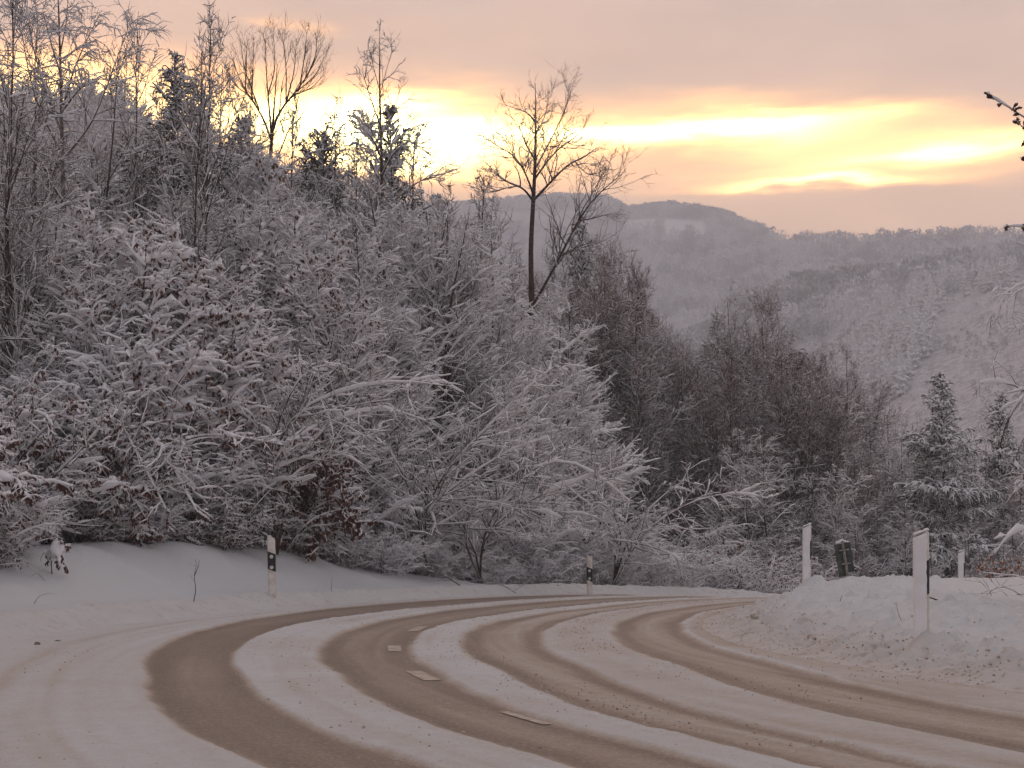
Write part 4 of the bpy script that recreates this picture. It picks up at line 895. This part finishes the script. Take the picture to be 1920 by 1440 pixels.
# snow-capped sapling at the far left
Dg_ = onground(110, 1078); b = at(105, 1075, Dg_)
sticks('sapling', 'tiny sapling bowed under a thick cap of snow at the far left of the bank', 'sapling', [[(98, 1082, Dg_), (95, 1050, Dg_), (105, 1022, Dg_), (118, 1040, Dg_), (126, 1066, Dg_)], [(96, 1060, Dg_), (85, 1035, Dg_), (78, 1040, Dg_), (76, 1052, Dg_)], [(97, 1050, Dg_, .01), (108, 1036, Dg_-.2), (112, 1060, Dg_-.3)]], b, 81, l2=9, l3=2, snow=.04, r=.01, snow1=.13, sag=.6, lift=0, leafk=('leaf', .06), leafn=5)
# rust-coloured leaves in front of the trees at the right edge
D = 42.; b = at(1865, 1105, D); b[2] = ground_at(b[0], b[1])
sticks('rusty_bush', 'low bush with rust-coloured leaves behind the farthest post near the right edge', 'bush', [[(1865, 1110, D), (1850+i*12, 1090-(i % 3)*10, D), (1835+i*17, 1060-(i % 2)*20, D-.3)] for i in range(6)], b, 82, l2=9, l3=3, snow=.02, r=.012, leafk=('rust', .07), leafn=3)
# short stub
Dg_ = onground(1471, 1099); q = at(1471, 1099, Dg_)
V, F = tube(np.array([[(0, 0, -.1), (0, 0, .06), (0.004, 0, .09)]]), np.array([[.05, .05, .045]]), 9); e = link('wooden_stub', None); e.location = q; tag(e, 'short tan wooden stub poking out of the snow left of the post on the crest', 'stub')
link('wood', mesh('wood', V, F, M['tan']), e); V, F = snowtube(RNG, np.array([[(-.05, 0, .07), (0, 0, .085), (.05, 0, .07)]]), np.full((1, 3), .02), .03, 6); link('snow_cap', mesh('snow_cap', V, F, M['snow']), e)

# ------------------------------------------------------------------ lumps of dirty ice
def clod(px, py, r, label, group=None):
    Dg_ = onground(px, py, (6, 60)); q = at(px, py, Dg_); n, m_ = 9, 6
    th = np.arange(n)*2*math.pi/n; V = []
    for j in range(m_):
        f = math.pi*j/(m_-1)
        for t in th:
            rr = r*RNG.uniform(.75, 1.2); V.append((rr*1.25*math.sin(f)*math.cos(t), rr*math.sin(f)*math.sin(t), rr*.75*math.cos(f)))
    ii = np.arange(n*m_).reshape(m_, n); jj = np.roll(ii, -1, 1); F = np.stack([ii[:-1], ii[1:], jj[1:], jj[:-1]], -1).reshape(-1, 4)
    o = link('ice_clod', mesh('ice_clod', V, F, M['soiled' if 'bank' in label and 'dark' not in label else 'clod'], smooth=False)); o.location = (q[0], q[1], ground_at(q[0], q[1])+r*.35); tag(o, label, 'ice lump', group)
for px, py, r, lb in ((403, 1408, .032, 'dark lump of dirty ice beside the outer tyre track at the bottom left'), (262, 1371, .018, 'small flat dirty lump left of the outer tyre track, above the darkest lump'),
                      (70, 1206, .03, 'leftmost grey lump in the snow beside the bend'), (108, 1205, .042, 'larger grey lump right of the leftmost one in the snow beside the bend'), (142, 1212, .018, 'small pale lump right of the two grey ones beside the bend'),
                      (205, 1211, .028, 'left one of a short line of dirty crumbs beside the outer track'), (219, 1209, .038, 'biggest of a short line of dirty crumbs beside the outer track'), (238, 1212, .022, 'right one of a short line of dirty crumbs beside the outer track'),
                      (167, 1244, .018, 'small lump alone below the line of dirty crumbs'), (88, 1301, .018, 'small brown lump in the soiled snow at the left'), (547, 1188, .02, 'dark crumb between the two left tyre tracks, right one of a pair'), (536, 1197, .016, 'dark crumb between the two left tyre tracks, left one of a pair'),
                      (875, 1413, .014, 'crumb on the snow strip at the bottom between the two left tracks'), (1558, 1268, .022, 'dark crumb at the foot of the right bank'), (1415, 1156, .05, 'flat brownish slab on the face of the right bank near its left end'),
                      (1655, 1283, .04, 'brown lump low on the right bank, right of the dark crumb'), (1735, 1294, .045, 'brown lump low on the right bank below the largest post'), (1845, 1318, .035, 'brown lump low on the right bank near the right edge'),
                      (1522, 1197, .045, 'pale brown lump halfway up the right bank')):
    clod(px, py, r, lb)

# ------------------------------------------------------------------ labels that single out the look-alikes by row and by what they stand under
ZN = [(60, 'at the far left edge'), (220, 'below the left birch'), (400, 'below the tall spruce'), (560, 'below the fan tree'), (660, 'below the broad dark spruce'), (800, 'below the spindly birch'),
      (930, 'right of the spindly birch'), (1060, 'below the solitary tree'), (1200, 'below the rounded hilltop'), (1330, 'right of the tallest brown tree'), (1480, 'below the twin twiggy crowns'), (1650, 'below the plantation'), (1830, 'around the lone spruce'), (9999, 'at the right edge')]
KD = {'brown-leaved beeches in the left thicket': ('snowy brown-leaved beech', [38, 44.6, 54.6, 68.5]), 'snow-covered bare trees of the left thicket': ('snow-crusted bare tree', [38, 44.6, 54.6, 68.5, 89]),
      'arching snowy shrubs along the bank': ('arching snow-heaped shrub', None), 'brown-leaved shrubs along the left bank': ('bowed brown-leaved shrub', None),
      'dark brown trees of the right-hand wood': ('dark brown bare tree', [62.5, 70.5, 81]), 'lightly snowed bushes on the right': ('lightly snowed brown bush', [62.5, 70.5, 81]),
      'spruces of the hillside plantation': None, 'ridge trees on the far hill': None, 'whip-branched trees in the thicket': ('slim whip-branched tree', [])}
RW = ['front row', 'second row', 'third row', 'fourth row', 'fifth row', 'back row']
ORD = ['first', 'second', 'third', 'fourth', 'fifth', 'sixth', 'seventh', 'eighth', 'ninth', 'tenth', 'eleventh', 'twelfth']
bk = {}
for o in list(COL.objects):
    g = o.get('group')
    if o.parent or g not in KD or KD[g] is None: continue
    x, y = o.location.x, o.location.y; px = 960+FPX*x/y
    zn = next(z for b_, z in ZN if px < b_)
    kd, rows = KD[g]
    if rows is None: row = 'lowest line' if math.hypot(x-OX, y-OY) < 38.35 else 'middle line' if math.hypot(x-OX, y-OY) < 40.3 else 'upper line'
    elif rows: row = RW[int(np.searchsorted(rows, y))] if np.searchsorted(rows, y) < len(rows) else 'back row'
    else: row = ''
    bk.setdefault((kd, row, zn), []).append((px, o))
for (kd, row, zn), L in bk.items():
    L.sort(key=lambda t: t[0])
    for i, (_, o) in enumerate(L):
        pre = kd if len(L) == 1 else f'{ORD[min(i, 11)]} {kd} from left'
        o['label'] = f'{pre}, {row}, {zn}' if row else f'{pre}, {zn}'

# ------------------------------------------------------------------ countless crumbs of slush and grit on the snow
rng = np.random.default_rng(321); N = 9000
ph = rng.uniform(-24, 40, N); zone = rng.random(N)
cl_ = fbm(ph*.5, zone*9, 3, 33)
R = np.where(zone < .50, rng.normal(25.6, .45, N), np.where(zone < .68, rng.normal(29.65, .22, N), np.where(zone < .80, rng.normal(28., .25, N), np.where(zone < .88, rng.normal(31.45, .25, N), rng.normal(34.2, .5, N)))))
k = (cl_ > -.05) & (R > 23.8); ph, R = ph[k], R[k]; n = len(R); zz = np.where((R > 26.2) & (R < 34.), zroad(ph)+.03, 0)
x = OX-R*np.cos(np.radians(ph)); y = OY+R*np.sin(np.radians(ph)); hz_ = H(x, y, True)
z = np.where((R > 26.2) & (R < 33.9), zz, hz_); r = rng.uniform(.004, .012, n)*np.where(R < 26.2, 1.7, 1.)
B = np.array([(1, 0, 0), (0, 1, 0), (-1, 0, 0), (0, -1, 0), (0, 0, .8), (0, 0, -.8)]); V = np.stack([x, y, z], 1)[:, None]+B[None]*r[:, None, None]*rng.uniform(.6, 1.3, (n, 6, 1))
T8 = np.array([(0, 1, 4), (1, 2, 4), (2, 3, 4), (3, 0, 4), (1, 0, 5), (2, 1, 5), (3, 2, 5), (0, 3, 5)]); F = (np.arange(n)[:, None, None]*6+T8[None]).reshape(-1, 3)
tag(link('slush_crumbs', mesh('slush_crumbs', V, F, M['soiled'], smooth=False)), 'scattered dirty crumbs of slush and grit on the snow beside the tracks', 'slush crumbs', kind='stuff')
